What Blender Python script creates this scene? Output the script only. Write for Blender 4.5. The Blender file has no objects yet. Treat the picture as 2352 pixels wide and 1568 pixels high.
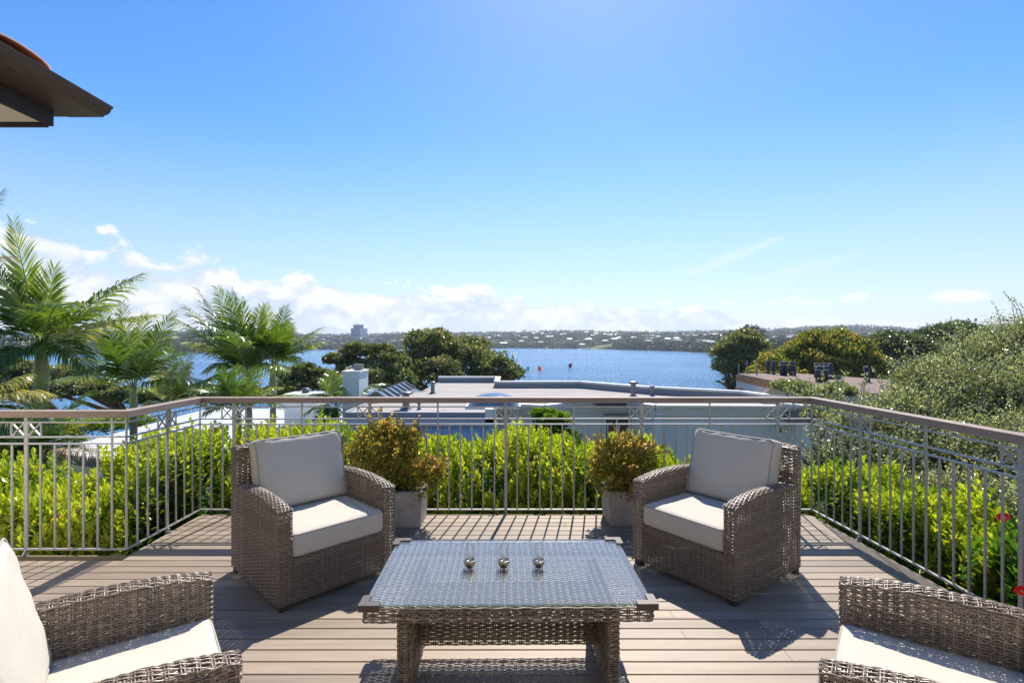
import bpy, math, random
import numpy as np
from mathutils import Vector, Matrix
random.seed(7)
RNG = np.random.default_rng(11)
PI = math.pi
SC = bpy.context.scene
COL = SC.collection
# ---------------------------------------------------------------- camera, light, exposure
CAM_H, FPX = 1.533, 1176.0          # eye height above the deck; focal length in units of a 2352 wide frame
cam_d = bpy.data.cameras.new('camera'); cam = bpy.data.objects.new('camera', cam_d); COL.objects.link(cam)
cam_d.sensor_width = 36; cam_d.lens = 18.0; cam_d.clip_start = 0.05; cam_d.clip_end = 12000
cam.location = (0, 0, CAM_H); cam.rotation_euler = (math.radians(90), 0, 0)
SC.camera = cam
SUN_EL, SUN_AZ = math.radians(50), math.radians(10)      # azimuth from +Y towards +X
sd = Vector((math.sin(SUN_AZ)*math.cos(SUN_EL), math.cos(SUN_AZ)*math.cos(SUN_EL), math.sin(SUN_EL)))
sl = bpy.data.lights.new('sun', 'SUN'); sl.energy = 3.6; sl.angle = math.radians(0.5); sl.color = (1.0, 0.93, 0.83)
so = bpy.data.objects.new('sun', sl); COL.objects.link(so); so.rotation_euler = sd.to_track_quat('Z', 'Y').to_euler(); so.location = (0, 0, 30)
SC.view_settings.view_transform = 'Standard'; SC.view_settings.look = 'None'
SC.view_settings.exposure = 1.05; SC.view_settings.gamma = 1.0; SC.view_settings.use_curve_mapping = False
SC.render.engine = 'CYCLES'
cy = SC.cycles
cy.use_denoising = True; cy.denoising_prefilter = 'NONE'; cy.max_bounces = 8; cy.diffuse_bounces = 3; cy.glossy_bounces = 3; cy.transmission_bounces = 5
cy.transparent_max_bounces = 10; cy.volume_bounces = 0; cy.caustics_reflective = False; cy.caustics_refractive = False
cy.sample_clamp_indirect = 6.0; cy.sample_clamp_direct = 14.0

def N(nt, t, **kw):
    n = nt.nodes.new(t)
    for k, v in kw.items():
        if k.startswith('i_'):
            key = k[2:]; key = int(key) if key.isdigit() else key.replace('_', ' ')
            n.inputs[key].default_value = v
        else: setattr(n, k, v)
    return n
def L(nt, a, b): nt.links.new(a, b)
def M_(nt, op, a, b=None, c=None, clamp=False):
    n = nt.nodes.new('ShaderNodeMath'); n.operation = op; n.use_clamp = clamp
    for i, v in enumerate((a, b, c)):
        if v is None: continue
        if isinstance(v, (int, float)): n.inputs[i].default_value = v
        else: nt.links.new(v, n.inputs[i])
    return n.outputs[0]
def mixc(nt, f, a, b, mode='MIX'):
    n = nt.nodes.new('ShaderNodeMix'); n.data_type = 'RGBA'; n.blend_type = mode
    for s, v in ((n.inputs[0], f), (n.inputs[6], a), (n.inputs[7], b)):
        if isinstance(v, (int, float)): s.default_value = v
        elif isinstance(v, tuple): s.default_value = v if len(v) == 4 else v + (1,)
        else: nt.links.new(v, s)
    return n.outputs[2]
def sstep(nt, x, a, b):
    n = nt.nodes.new('ShaderNodeMapRange'); n.interpolation_type = 'SMOOTHSTEP'
    for k, v in ((0, x), (1, a), (2, b)):
        if isinstance(v, (int, float)): n.inputs[k].default_value = v
        else: nt.links.new(v, n.inputs[k])
    return n.outputs[0]

# ---------------------------------------------------------------- world: blue sky with a bank of cumulus low round the horizon
W = bpy.data.worlds.new('World'); SC.world = W; W.use_nodes = True
nt = W.node_tree; nt.nodes.clear()
out = N(nt, 'ShaderNodeOutputWorld'); bg = N(nt, 'ShaderNodeBackground'); bg.inputs[1].default_value = 0.10
sky = N(nt, 'ShaderNodeTexSky'); sky.sky_type = 'NISHITA'; sky.sun_disc = False
sky.sun_elevation = SUN_EL; sky.sun_rotation = SUN_AZ
sky.air_density = 1.0; sky.dust_density = 0.22; sky.ozone_density = 2.0; sky.altitude = 20
tc = N(nt, 'ShaderNodeTexCoord'); sep = N(nt, 'ShaderNodeSeparateXYZ'); L(nt, tc.outputs['Generated'], sep.inputs[0])
hyp = M_(nt, 'SQRT', M_(nt, 'ADD', M_(nt, 'MULTIPLY', sep.outputs[0], sep.outputs[0]), M_(nt, 'MULTIPLY', sep.outputs[1], sep.outputs[1])))
el = M_(nt, 'DIVIDE', sep.outputs[2], M_(nt, 'MAXIMUM', hyp, 0.001))           # tangent of the elevation
az = M_(nt, 'ARCTAN2', sep.outputs[0], sep.outputs[1])
def cvec(sx, sy, off):
    c = N(nt, 'ShaderNodeCombineXYZ')
    L(nt, M_(nt, 'MULTIPLY', M_(nt, 'DIVIDE', sep.outputs[0], hyp), sx), c.inputs[0])
    L(nt, M_(nt, 'MULTIPLY', M_(nt, 'DIVIDE', sep.outputs[1], hyp), sx), c.inputs[1])
    L(nt, M_(nt, 'MULTIPLY_ADD', el, sy, off), c.inputs[2]); return c.outputs[0]
def nz(vec, scale, det, rough, dist=0.0):
    n = N(nt, 'ShaderNodeTexNoise'); n.inputs['Scale'].default_value = scale; n.inputs['Detail'].default_value = det
    n.inputs['Roughness'].default_value = rough; n.inputs['Distortion'].default_value = dist; L(nt, vec, n.inputs['Vector']); return n.outputs[0]
base_n = nz(cvec(1, 1.7, 3.1), 10.0, 8, 0.62, 0.2)
big_n = nz(cvec(1, 0.4, 8.3), 2.6, 2, 0.5)
env = M_(nt, 'MULTIPLY_ADD', M_(nt, 'SINE', az), -0.098, 0.092)                  # how high the bank reaches
env = M_(nt, 'MULTIPLY_ADD', M_(nt, 'SUBTRACT', big_n, 0.5), 0.05, env)
env = M_(nt, 'MAXIMUM', env, 0.022)
rel = M_(nt, 'DIVIDE', el, env)
puff = M_(nt, 'SUBTRACT', M_(nt, 'MULTIPLY_ADD', base_n, 1.5, 0.27), M_(nt, 'MULTIPLY', rel, 0.62))
cmask = sstep(nt, puff, 0.42, 0.53)
up_n = nz(cvec(1, 1.7, 3.1 + 0.035), 10.0, 8, 0.62, 0.2)                         # the same billows a little higher: lit rims
shade = sstep(nt, M_(nt, 'SUBTRACT', base_n, up_n), -0.10, 0.12)
ccol = mixc(nt, shade, (3.35, 3.85, 4.55, 1), (5.1, 5.1, 5.15, 1))
# a few wisps above
wn = nz(cvec(1.0, 5.5, 1.7), 3.3, 6, 0.62, 0.4)
wisp = M_(nt, 'MULTIPLY', sstep(nt, wn, 0.62, 0.80), M_(nt, 'MULTIPLY', sstep(nt, el, 0.02, 0.06), sstep(nt, el, 0.20, 0.10)))
sm = N(nt, 'ShaderNodeHueSaturation'); sm.inputs['Saturation'].default_value = 1.38; sm.inputs['Value'].default_value = 0.92
L(nt, mixc(nt, 1.0, sky.outputs[0], (1.0, 0.95, 0.985, 1), 'MULTIPLY'), sm.inputs['Color'])
hz = sstep(nt, el, 0.42, -0.04)
skyc = mixc(nt, M_(nt, 'MULTIPLY', hz, 0.78), sm.outputs[0], (2.85, 3.45, 4.6, 1))
skyc = mixc(nt, M_(nt, 'MULTIPLY', wisp, 0.55), skyc, (4.3, 4.6, 4.9, 1))
cmask = M_(nt, 'MULTIPLY', cmask, M_(nt, 'MULTIPLY_ADD', sstep(nt, az, 0.85, 0.35), 0.45, 0.48))
for a0, e0, wa, we, sl_, al in ((.7196, .0665, .040, .0125, 0, .95), (.590, .072, .022, .008, .1, .8), (.535, .066, .026, .005, 0, .6), (.500, .071, .014, .007, 0, .7), (.466, .066, .012, .004, 0, .5), (.40, .150, .10, .010, .35, .28), (.52, .125, .14, .008, .22, .18)):
    da = M_(nt, 'MULTIPLY', M_(nt, 'SUBTRACT', az, a0), 1/wa); de = M_(nt, 'MULTIPLY', M_(nt, 'SUBTRACT', M_(nt, 'SUBTRACT', el, e0), M_(nt, 'MULTIPLY', M_(nt, 'SUBTRACT', az, a0), sl_)), 1/we)
    dd = M_(nt, 'ADD', M_(nt, 'ADD', M_(nt, 'MULTIPLY', da, da), M_(nt, 'MULTIPLY', de, de)), M_(nt, 'MULTIPLY', M_(nt, 'SUBTRACT', base_n, .5), 2.6))
    skyc = mixc(nt, M_(nt, 'MULTIPLY', sstep(nt, dd, 1.0, 0.25), al), skyc, (4.9, 4.95, 5.1, 1))
skyc = mixc(nt, cmask, skyc, ccol)
L(nt, skyc, bg.inputs[0]); L(nt, bg.outputs[0], out.inputs[0])

# ---------------------------------------------------------------- helpers
def P(px, py, Y):       # a pixel of the 2352 wide frame at depth Y -> world point
    return Vector(((px-1176)/FPX*Y, Y, CAM_H-(py-784)/FPX*Y))
def G(px, py, z):       # pixel on the level z
    Y = (CAM_H-z)*FPX/(py-784); return Vector(((px-1176)/FPX*Y, Y, z))
def tag(o, label=None, cat=None, group=None, kind=None):
    if label: o['label'] = label
    if cat: o['category'] = cat
    if group: o['group'] = group
    if kind: o['kind'] = kind
    return o
def empty(name, loc=(0, 0, 0), rz=0.0):
    o = bpy.data.objects.new(name, None); COL.objects.link(o); o.location = loc; o.rotation_euler = (0, 0, rz); o.empty_display_size = 0.1; return o
def link(name, me, parent=None, loc=(0, 0, 0), rot=(0, 0, 0), sc=None):
    o = bpy.data.objects.new(name, me); COL.objects.link(o); o.parent = parent; o.location = loc; o.rotation_euler = rot
    if sc is not None: o.scale = sc
    return o
def copy_tree(o, parent=None):
    c = o.copy(); COL.objects.link(c); c.parent = parent
    for ch in list(o.children): copy_tree(ch, c)
    return c
class MB:
    def __init__(s): s.v = []; s.f = []; s.sm = []; s.mi = []
    def add(s, vs, fs, smooth=False, mi=0):
        b = len(s.v); s.v += [tuple(v) for v in vs]; s.f += [tuple(i+b for i in f) for f in fs]
        s.sm += [smooth]*len(fs); s.mi += [mi]*len(fs)
    def box(s, x0, x1, y0, y1, z0, z1, mi=0):
        s.add([(x, y, z) for z in (z0, z1) for y in (y0, y1) for x in (x0, x1)],
              [(0, 2, 3, 1), (4, 5, 7, 6), (0, 1, 5, 4), (2, 6, 7, 3), (0, 4, 6, 2), (1, 3, 7, 5)], mi=mi)
    def prism(s, poly, z0, z1, mi=0):      # poly anticlockwise
        n = len(poly)
        s.add([(x, y, z0) for x, y in poly]+[(x, y, z1) for x, y in poly],
              [tuple(range(n-1, -1, -1)), tuple(range(n, 2*n))]+[(i, (i+1) % n, n+(i+1) % n, n+i) for i in range(n)], mi=mi)
    def bar(s, a, b, w, h, up=(0, 0, 1), mi=0):   # box of section w x h from a to b
        a, b = Vector(a), Vector(b); d = (b-a).normalized(); u = Vector(up)
        r = d.cross(u)
        if r.length < 1e-4: r = d.cross(Vector((0, 1, 0)))
        r.normalize(); u = r.cross(d)
        vs = [c+r*(sx*w/2)+u*(sy*h/2) for c in (a, b) for sy in (-1, 1) for sx in (-1, 1)]
        s.add(vs, [(0, 2, 3, 1), (4, 5, 7, 6), (0, 1, 5, 4), (2, 6, 7, 3), (0, 4, 6, 2), (1, 3, 7, 5)], mi=mi)
    def tube(s, pts, rad, n=8, mi=0, cap=True, smooth=True):
        pts = [Vector(p) for p in pts]; m = len(pts)
        if isinstance(rad, (int, float)): rad = [rad]*m
        vs = []; prev = None
        for i, p in enumerate(pts):
            d = (pts[min(i+1, m-1)]-pts[max(i-1, 0)]).normalized()
            a = Vector((1, 0, 0)) if abs(d.x) < 0.8 else Vector((0, 1, 0))
            if prev is not None: a = prev
            r = (a-d*a.dot(d)).normalized(); prev = r; u = d.cross(r)
            for k in range(n):
                t = 2*PI*k/n; vs.append(p+(r*math.cos(t)+u*math.sin(t))*rad[i])
        fs = [(i*n+k, i*n+(k+1) % n, (i+1)*n+(k+1) % n, (i+1)*n+k) for i in range(m-1) for k in range(n)]
        if cap: fs += [tuple(range(n-1, -1, -1)), tuple((m-1)*n+k for k in range(n))]
        s.add(vs, fs, smooth, mi)
    def lathe(s, prof, n=24, c=(0, 0, 0), mi=0, smooth=True):
        m = len(prof); vs = [(c[0]+r*math.cos(2*PI*k/n), c[1]+r*math.sin(2*PI*k/n), c[2]+z) for r, z in prof for k in range(n)]
        fs = [(i*n+k, i*n+(k+1) % n, (i+1)*n+(k+1) % n, (i+1)*n+k) for i in range(m-1) for k in range(n)]
        s.add(vs, fs, smooth, mi)
    def mesh(s, name, mats):
        me = bpy.data.meshes.new(name); me.from_pydata(s.v, [], s.f)
        for m in (mats if isinstance(mats, (list, tuple)) else [mats]): me.materials.append(m)
        me.polygons.foreach_set('use_smooth', s.sm); me.polygons.foreach_set('material_index', s.mi); me.update(); return me
    def build(s, name, mats, parent=None, loc=(0, 0, 0), rot=(0, 0, 0)):
        return link(name, s.mesh(name, mats), parent, loc, rot)
def npmesh(name, V, F, mat, smooth=False, tint=None):
    """V (n,3), F (m,k) all faces of k corners; tint: one number per face"""
    me = bpy.data.meshes.new(name); V = np.asarray(V, np.float32); F = np.asarray(F, np.int32); m, k = F.shape
    me.vertices.add(len(V)); me.vertices.foreach_set('co', V.ravel())
    me.loops.add(m*k); me.loops.foreach_set('vertex_index', F.ravel())
    me.polygons.add(m); me.polygons.foreach_set('loop_start', np.arange(0, m*k, k, dtype=np.int32))
    try: me.polygons.foreach_set('loop_total', np.full(m, k, np.int32))
    except Exception: pass
    me.polygons.foreach_set('use_smooth', np.full(m, smooth))
    if tint is not None:
        a = me.attributes.new('tint', 'FLOAT', 'FACE'); a.data.foreach_set('value', np.asarray(tint, np.float32))
    me.materials.append(mat); me.update(calc_edges=True); me.validate(); return me
def unit(a): return a/np.maximum(np.linalg.norm(a, axis=-1, keepdims=True), 1e-9)
def leaf_mesh(name, C, D, Nn, ln, wd, mat, tint, fold=0.25, obov=0.55):
    """leaves: C base points, D directions, Nn face normals, ln/wd sizes; two quads each, folded on the midrib"""
    n = len(C); D = unit(D); S = unit(np.cross(D, Nn)); U = np.cross(S, D)
    ln = np.broadcast_to(np.asarray(ln), (n,))[:, None]; wd = np.broadcast_to(np.asarray(wd), (n,))[:, None]
    tip = C+D*ln-U*ln*0.10; mid = C+D*ln*obov
    l = mid-S*wd/2+U*wd*fold; r = mid+S*wd/2+U*wd*fold
    V = np.stack([C, l, tip, r], 1).reshape(-1, 3)
    b = np.arange(n)[:, None]*4
    F = np.concatenate([b+np.array([0, 1, 2]), b+np.array([0, 2, 3])], 1).reshape(-1, 3)
    return npmesh(name, V, F, mat, False, np.repeat(tint, 2))
def rdir(n, rng=RNG):
    return unit(rng.normal(size=(n, 3)))

# ---------------------------------------------------------------- materials
def mat(name):
    m = bpy.data.materials.new(name); m.use_nodes = True; nt = m.node_tree
    return m, nt, nt.nodes['Principled BSDF']
def simple(name, col, rough=0.6, metal=0.0, noise=0.12, nscale=20.0, bump=0.0, bscale=80.0, spec=0.5, stretch=(1, 1, 1), objrand=0.0, coords='Object', detail=5):
    m, nt, b = mat(name)
    tc = N(nt, 'ShaderNodeTexCoord'); mp = N(nt, 'ShaderNodeMapping'); mp.inputs['Scale'].default_value = stretch
    L(nt, tc.outputs[coords], mp.inputs[0])
    n = N(nt, 'ShaderNodeTexNoise'); n.inputs['Scale'].default_value = nscale; n.inputs['Detail'].default_value = detail; n.inputs['Roughness'].default_value = 0.62
    L(nt, mp.outputs[0], n.inputs['Vector'])
    f = M_(nt, 'MULTIPLY_ADD', M_(nt, 'SUBTRACT', n.outputs[0], 0.5), 2*noise*1.6, 1.0)
    if objrand:
        oi = N(nt, 'ShaderNodeObjectInfo'); f = M_(nt, 'MULTIPLY', f, M_(nt, 'MULTIPLY_ADD', M_(nt, 'SUBTRACT', oi.outputs['Random'], 0.5), 2*objrand, 1.0))
    vm = N(nt, 'ShaderNodeVectorMath'); vm.operation = 'SCALE'; vm.inputs[0].default_value = col[:3]; L(nt, f, vm.inputs['Scale'])
    L(nt, vm.outputs[0], b.inputs['Base Color'])
    b.inputs['Roughness'].default_value = rough; b.inputs['Metallic'].default_value = metal; b.inputs['Specular IOR Level'].default_value = spec
    if bump:
        n2 = N(nt, 'ShaderNodeTexNoise'); n2.inputs['Scale'].default_value = bscale; n2.inputs['Detail'].default_value = 4; L(nt, mp.outputs[0], n2.inputs['Vector'])
        bp = N(nt, 'ShaderNodeBump'); bp.inputs['Strength'].default_value = 1.0; bp.inputs['Distance'].default_value = bump; L(nt, n2.outputs[0], bp.inputs['Height']); L(nt, bp.outputs[0], b.inputs['Normal'])
    return m
def leafmat(name, stops, rough=0.4, trans=0.45, spec=0.5, tcol=(1.25, 1.3, 0.55)):
    """stops: [(pos, rgb)] looked up by each leaf's own tint"""
    m, nt, b = mat(name)
    at = N(nt, 'ShaderNodeAttribute'); at.attribute_name = 'tint'
    cr = N(nt, 'ShaderNodeValToRGB'); e = cr.color_ramp.elements
    while len(e) < len(stops): e.new(0.5)
    for k, (p_, c) in enumerate(stops): e[k].position = p_; e[k].color = tuple(c)+(1,)
    L(nt, at.outputs['Fac'], cr.inputs[0]); L(nt, cr.outputs[0], b.inputs['Base Color'])
    b.inputs['Roughness'].default_value = rough; b.inputs['Specular IOR Level'].default_value = spec
    t = N(nt, 'ShaderNodeBsdfTranslucent'); L(nt, mixc(nt, 1.0, cr.outputs[0], tuple(tcol)+(1,), 'MULTIPLY'), t.inputs[0])
    mx = N(nt, 'ShaderNodeMixShader'); mx.inputs[0].default_value = trans
    L(nt, b.outputs[0], mx.inputs[1]); L(nt, t.outputs[0], mx.inputs[2]); L(nt, mx.outputs[0], nt.nodes['Material Output'].inputs[0])
    return m
def glassy(name, tint=(0.96, 0.99, 0.98), rough=0.02, ior=1.5, power=5.0, veil=0.0, veilcol=(0.7, 0.8, 0.85)):
    m, nt, b = mat(name); nt.nodes.remove(b)
    t = N(nt, 'ShaderNodeBsdfTransparent'); t.inputs[0].default_value = tint+(1,)
    g = N(nt, 'ShaderNodeBsdfGlossy'); g.inputs['Roughness'].default_value = rough; g.inputs[0].default_value = (1, 1, 1, 1)
    lw = N(nt, 'ShaderNodeLayerWeight'); lw.inputs[0].default_value = 0.5; f0 = ((ior-1)/(ior+1))**2*1.1
    fr = M_(nt, 'MULTIPLY_ADD', M_(nt, 'POWER', lw.outputs['Facing'], power), 1-f0, f0, clamp=True)
    mx = N(nt, 'ShaderNodeMixShader'); L(nt, fr, mx.inputs[0]); L(nt, t.outputs[0], mx.inputs[1]); L(nt, g.outputs[0], mx.inputs[2])
    last = mx.outputs[0]
    if veil:
        d = N(nt, 'ShaderNodeBsdfDiffuse'); d.inputs[0].default_value = veilcol+(1,)
        m2 = N(nt, 'ShaderNodeMixShader'); m2.inputs[0].default_value = veil; L(nt, last, m2.inputs[1]); L(nt, d.outputs[0], m2.inputs[2]); last = m2.outputs[0]
    L(nt, last, nt.nodes['Material Output'].inputs[0]); return m

MT = {}
MT['deck'] = simple('deck_board', (0.275, 0.215, 0.158), 0.5, noise=0.30, nscale=4, bump=0.0006, bscale=90, stretch=(0.35, 6, 1), objrand=0.17, spec=0.45)
MT['handrail'] = simple('handrail_timber', (0.29, 0.215, 0.165), 0.6, noise=0.25, nscale=9, bump=0.0005, bscale=60, stretch=(1, 1, 8))
MT['steel'] = simple('galvanised_steel', (0.42, 0.42, 0.42), 0.42, metal=0.45, noise=0.35, nscale=70, bump=0.0008, bscale=160)
MT['wicker'] = simple('wicker', (0.235, 0.178, 0.132), 0.34, noise=0.45, nscale=45, spec=0.6, stretch=(1, 1, 1), detail=3)
nt = MT['wicker'].node_tree; b = nt.nodes['Principled BSDF']; src = b.inputs['Base Color'].links[0].from_socket
at = N(nt, 'ShaderNodeAttribute'); at.attribute_name = 'tint'; vm = N(nt, 'ShaderNodeVectorMath'); vm.operation = 'SCALE'; L(nt, src, vm.inputs[0]); L(nt, at.outputs['Fac'], vm.inputs['Scale']); L(nt, vm.outputs[0], b.inputs['Base Color'])
MT['fabric'] = simple('cushion_fabric', (0.545, 0.505, 0.43), 0.95, noise=0.10, nscale=190, bump=0.0014, bscale=420, spec=0.15)
MT['piping'] = simple('cushion_piping', (0.38, 0.345, 0.29), 0.9, noise=0.05, nscale=200)
MT['foot'] = simple('chair_foot', (0.05, 0.04, 0.035), 0.6)
MT['corner'] = simple('corner_metal', (0.085, 0.068, 0.058), 0.45, metal=0.2, noise=0.08)
MT['glass'] = glassy('table_glass', (0.94, 0.98, 0.97), 0.02, 1.5, veil=0.13, veilcol=(0.42, 0.42, 0.41))
MT['glassedge'] = simple('glass_edge', (0.30, 0.52, 0.48), 0.15)
MT['clear'] = glassy('clear_glass', (0.93, 0.93, 0.93), 0.02, 1.6, power=3.0)
MT['brushed'] = simple('brushed_metal', (0.42, 0.36, 0.30), 0.28, metal=0.95, noise=0.2, nscale=60, stretch=(1, 1, 0.1))
MT['flame'] = simple('frosted_flame', (0.85, 0.85, 0.82), 0.4, noise=0.02)
MT['planter'] = simple('concrete', (0.46, 0.43, 0.39), 0.9, noise=0.42, nscale=8, bump=0.006, bscale=150, detail=10)
MT['soil'] = simple('soil', (0.05, 0.035, 0.025), 0.95, noise=0.4, bump=0.01)
MT['joist'] = simple('joist', (0.06, 0.05, 0.04), 0.9)
MT['render_wall'] = simple('aqua_render', (0.74, 0.765, 0.735), 0.85, noise=0.05, nscale=2.5, bump=0.002, bscale=40)
MT['white'] = simple('white_paint', (0.78, 0.78, 0.76), 0.55, noise=0.04, nscale=6)
MT['membrane'] = simple('roof_membrane', (0.315, 0.285, 0.26), 0.85, noise=0.22, nscale=0.8, bump=0.002, bscale=12, detail=8)
MT['upstand'] = simple('parapet_upstand', (0.26, 0.28, 0.31), 0.7, noise=0.1)
MT['bluemetal'] = simple('blue_grey_metal', (0.40, 0.44, 0.48), 0.6, metal=0.0, noise=0.06, nscale=3)
MT['whitemetal'] = simple('pale_metal_roof', (0.70, 0.72, 0.74), 0.55, metal=0.0, noise=0.05, nscale=2)
MT['roofrib'] = simple('metal_roof_rib', (0.34, 0.37, 0.40), 0.5)  # darker than the roof sheet: the ribs' shadow put into their colour
MT['darkmetal'] = simple('dark_metal', (0.055, 0.06, 0.07), 0.45, metal=0.3, noise=0.1)
MT['pipe'] = simple('vent_pipe_metal', (0.20, 0.20, 0.21), 0.4, metal=0.6, noise=0.15)
MT['roofglass'] = simple('roof_glazing', (0.10, 0.14, 0.18), 0.06, noise=0.02, spec=1.0)
MT['windowglass'] = simple('window_glass', (0.08, 0.065, 0.055), 0.12, noise=0.02, spec=0.8)
MT['brick'] = simple('chimney_pot_brick', (0.30, 0.27, 0.24), 0.9, noise=0.2)
MT['felt'] = simple('brown_roof_felt', (0.19, 0.13, 0.105), 0.9, noise=0.3, nscale=1.2, bump=0.01, bscale=20, detail=8)
MT['roll'] = simple('roofing_roll', (0.028, 0.034, 0.055), 0.5, noise=0.1)
MT['strap'] = simple('yellow_strap', (0.6, 0.6, 0.2), 0.6)
MT['ply'] = simple('plywood', (0.62, 0.47, 0.28), 0.8, noise=0.12, nscale=3)
MT['timber'] = simple('framing_timber', (0.42, 0.22, 0.11), 0.8, noise=0.2)
MT['wrap'] = simple('building_wrap', (0.55, 0.53, 0.52), 0.8, noise=0.12)
MT['tile'] = simple('terracotta_tile', (0.46, 0.19, 0.115), 0.8, noise=0.25, nscale=18)
MT['gutter'] = simple('brown_gutter', (0.085, 0.055, 0.045), 0.38, noise=0.25, nscale=5, stretch=(1, 0.3, 3))
MT['fasciawood'] = simple('dark_rough_timber', (0.028, 0.026, 0.03), 0.8, noise=0.4, nscale=12, bump=0.004, bscale=30, stretch=(4, 0.3, 6))
MT['soffit'] = simple('cream_soffit', (0.76, 0.70, 0.59), 0.9, noise=0.03)
MT['bark'] = simple('bark', (0.13, 0.10, 0.075), 0.9, noise=0.35, nscale=8, bump=0.01, bscale=20)
MT['palmtrunk'] = simple('palm_trunk', (0.25, 0.20, 0.15), 0.85, noise=0.35, nscale=5, stretch=(0.3, 0.3, 5), bump=0.01, bscale=10)
MT['crownshaft'] = simple('crownshaft', (0.30, 0.32, 0.13), 0.45, noise=0.30, nscale=4, stretch=(4, 4, 0.6))
MT['stem'] = simple('twig', (0.16, 0.10, 0.05), 0.8, noise=0.2)
MT['red'] = simple('red_petal', (0.80, 0.02, 0.025), 0.5, noise=0.1)
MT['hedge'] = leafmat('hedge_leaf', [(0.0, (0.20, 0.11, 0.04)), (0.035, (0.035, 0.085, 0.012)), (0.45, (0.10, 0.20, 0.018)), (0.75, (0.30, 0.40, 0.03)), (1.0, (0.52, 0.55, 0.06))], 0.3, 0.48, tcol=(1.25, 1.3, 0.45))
MT['hibiscus'] = leafmat('hibiscus_leaf', [(0.0, (0.03, 0.085, 0.012)), (0.6, (0.075, 0.19, 0.022)), (1.0, (0.26, 0.40, 0.04))], 0.28, 0.45)
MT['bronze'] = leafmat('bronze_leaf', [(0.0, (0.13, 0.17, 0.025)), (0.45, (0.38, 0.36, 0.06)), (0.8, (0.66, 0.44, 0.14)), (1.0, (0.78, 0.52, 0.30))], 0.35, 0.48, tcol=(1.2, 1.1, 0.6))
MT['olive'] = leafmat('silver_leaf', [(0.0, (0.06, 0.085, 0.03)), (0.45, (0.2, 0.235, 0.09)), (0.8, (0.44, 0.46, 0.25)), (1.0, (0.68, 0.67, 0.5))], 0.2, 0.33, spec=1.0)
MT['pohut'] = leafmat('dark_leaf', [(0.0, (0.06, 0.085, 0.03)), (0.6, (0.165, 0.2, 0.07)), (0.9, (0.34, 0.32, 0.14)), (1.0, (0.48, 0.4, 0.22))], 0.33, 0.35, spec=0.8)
MT['autumn'] = leafmat('autumn_leaf', [(0.0, (0.07, 0.1, 0.02)), (0.5, (0.22, 0.26, 0.05)), (0.85, (0.42, 0.36, 0.07)), (1.0, (0.55, 0.3, 0.1))], 0.4, 0.4)
MT['palm'] = leafmat('palm_leaf', [(0.0, (0.035, 0.075, 0.014)), (0.5, (0.1, 0.175, 0.028)), (0.85, (0.3, 0.37, 0.055)), (1.0, (0.5, 0.42, 0.12))], 0.28, 0.36, spec=0.7)
MT['deadpalm'] = leafmat('dry_palm_leaf', [(0.0, (0.25, 0.17, 0.08)), (1.0, (0.48, 0.36, 0.18))], 0.5, 0.3, tcol=(1, 1, 0.8))
MT['farwood'] = leafmat('far_foliage', [(0.0, (0.030, 0.042, 0.022)), (0.6, (0.055, 0.072, 0.034)), (1.0, (0.12, 0.13, 0.05))], 0.6, 0.15)
# ================================================================ DECK
RY, LY = 4.56, 3.69                 # back rail line, left rail line
BX0, BX1 = -2.779, 2.668            # back rail ends
STP = (BX1-BX0)/54                  # baluster spacing
def xr(Y): return BX1+0.034*(RY-Y)  # right rail line
deck = empty('deck'); tag(deck, kind='structure', label='grey-brown timber deck on top of the slope')
PITCH, GAP = 0.0945, 0.0072
def edge_l(Y): return BX0+0.045 if Y > LY-0.045 else -5.4
def edge_r(Y): return xr(Y)-0.040-0.135-0.004
Yb = RY-0.030
def plank(x0a, x0b, x1a, x1b, y0, y1, name='plank'):
    c = 0.0025; e = 0.0003; zt, zb = 0.0, -0.030
    m = MB()
    m.add([(x0a, y0, zb), (x1a, y0, zb), (x1b, y1, zb), (x0b, y1, zb),
           (x0a, y0, zt-c), (x1a, y0, zt-c), (x1b, y1, zt-c), (x0b, y1, zt-c),
           (x0a+e, y0+c, zt), (x1a-e, y0+c, zt), (x1b-e, y1-c, zt), (x0b+e, y1-c, zt)],
          [(3, 2, 1, 0), (0, 1, 5, 4), (1, 2, 6, 5), (2, 3, 7, 6), (3, 0, 4, 7), (4, 5, 9, 8), (5, 6, 10, 9), (6, 7, 11, 10), (7, 4, 8, 11), (8, 9, 10, 11)])
    return m.build(name, MT['deck'], deck)
rr = random.Random(5)
row = 0; y1 = Yb
while y1 > -1.5:
    y0 = y1-(PITCH-GAP)
    if y1 > LY-0.03 and y0 < LY-0.03: pass
    xa = edge_l(y0); xb = edge_r(y0); xbt = edge_r(y1)
    if y0 < LY-0.03 < y1: xa = BX0+0.045
    joints = []
    x = xa+rr.choice([0.45, 0.9, 1.35, 1.8, 2.25, 2.7])+rr.uniform(0, 1.5)
    while x < xb-0.6: joints.append(round(x/0.45)*0.45); x += rr.choice([1.8, 2.7, 3.6, 3.15])
    xs = [xa]+[j for j in joints if j-xa > 0.3 and xb-j > 0.3]+[None]
    for i in range(len(xs)-1):
        a = xs[i]+(0.0006 if i else 0)
        if xs[i+1] is None: plank(a, a, xb, xbt, y0, y1)
        else: plank(a, a, xs[i+1]-0.0006, xs[i+1]-0.0006, y0, y1)
    y1 -= PITCH; row += 1
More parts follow.
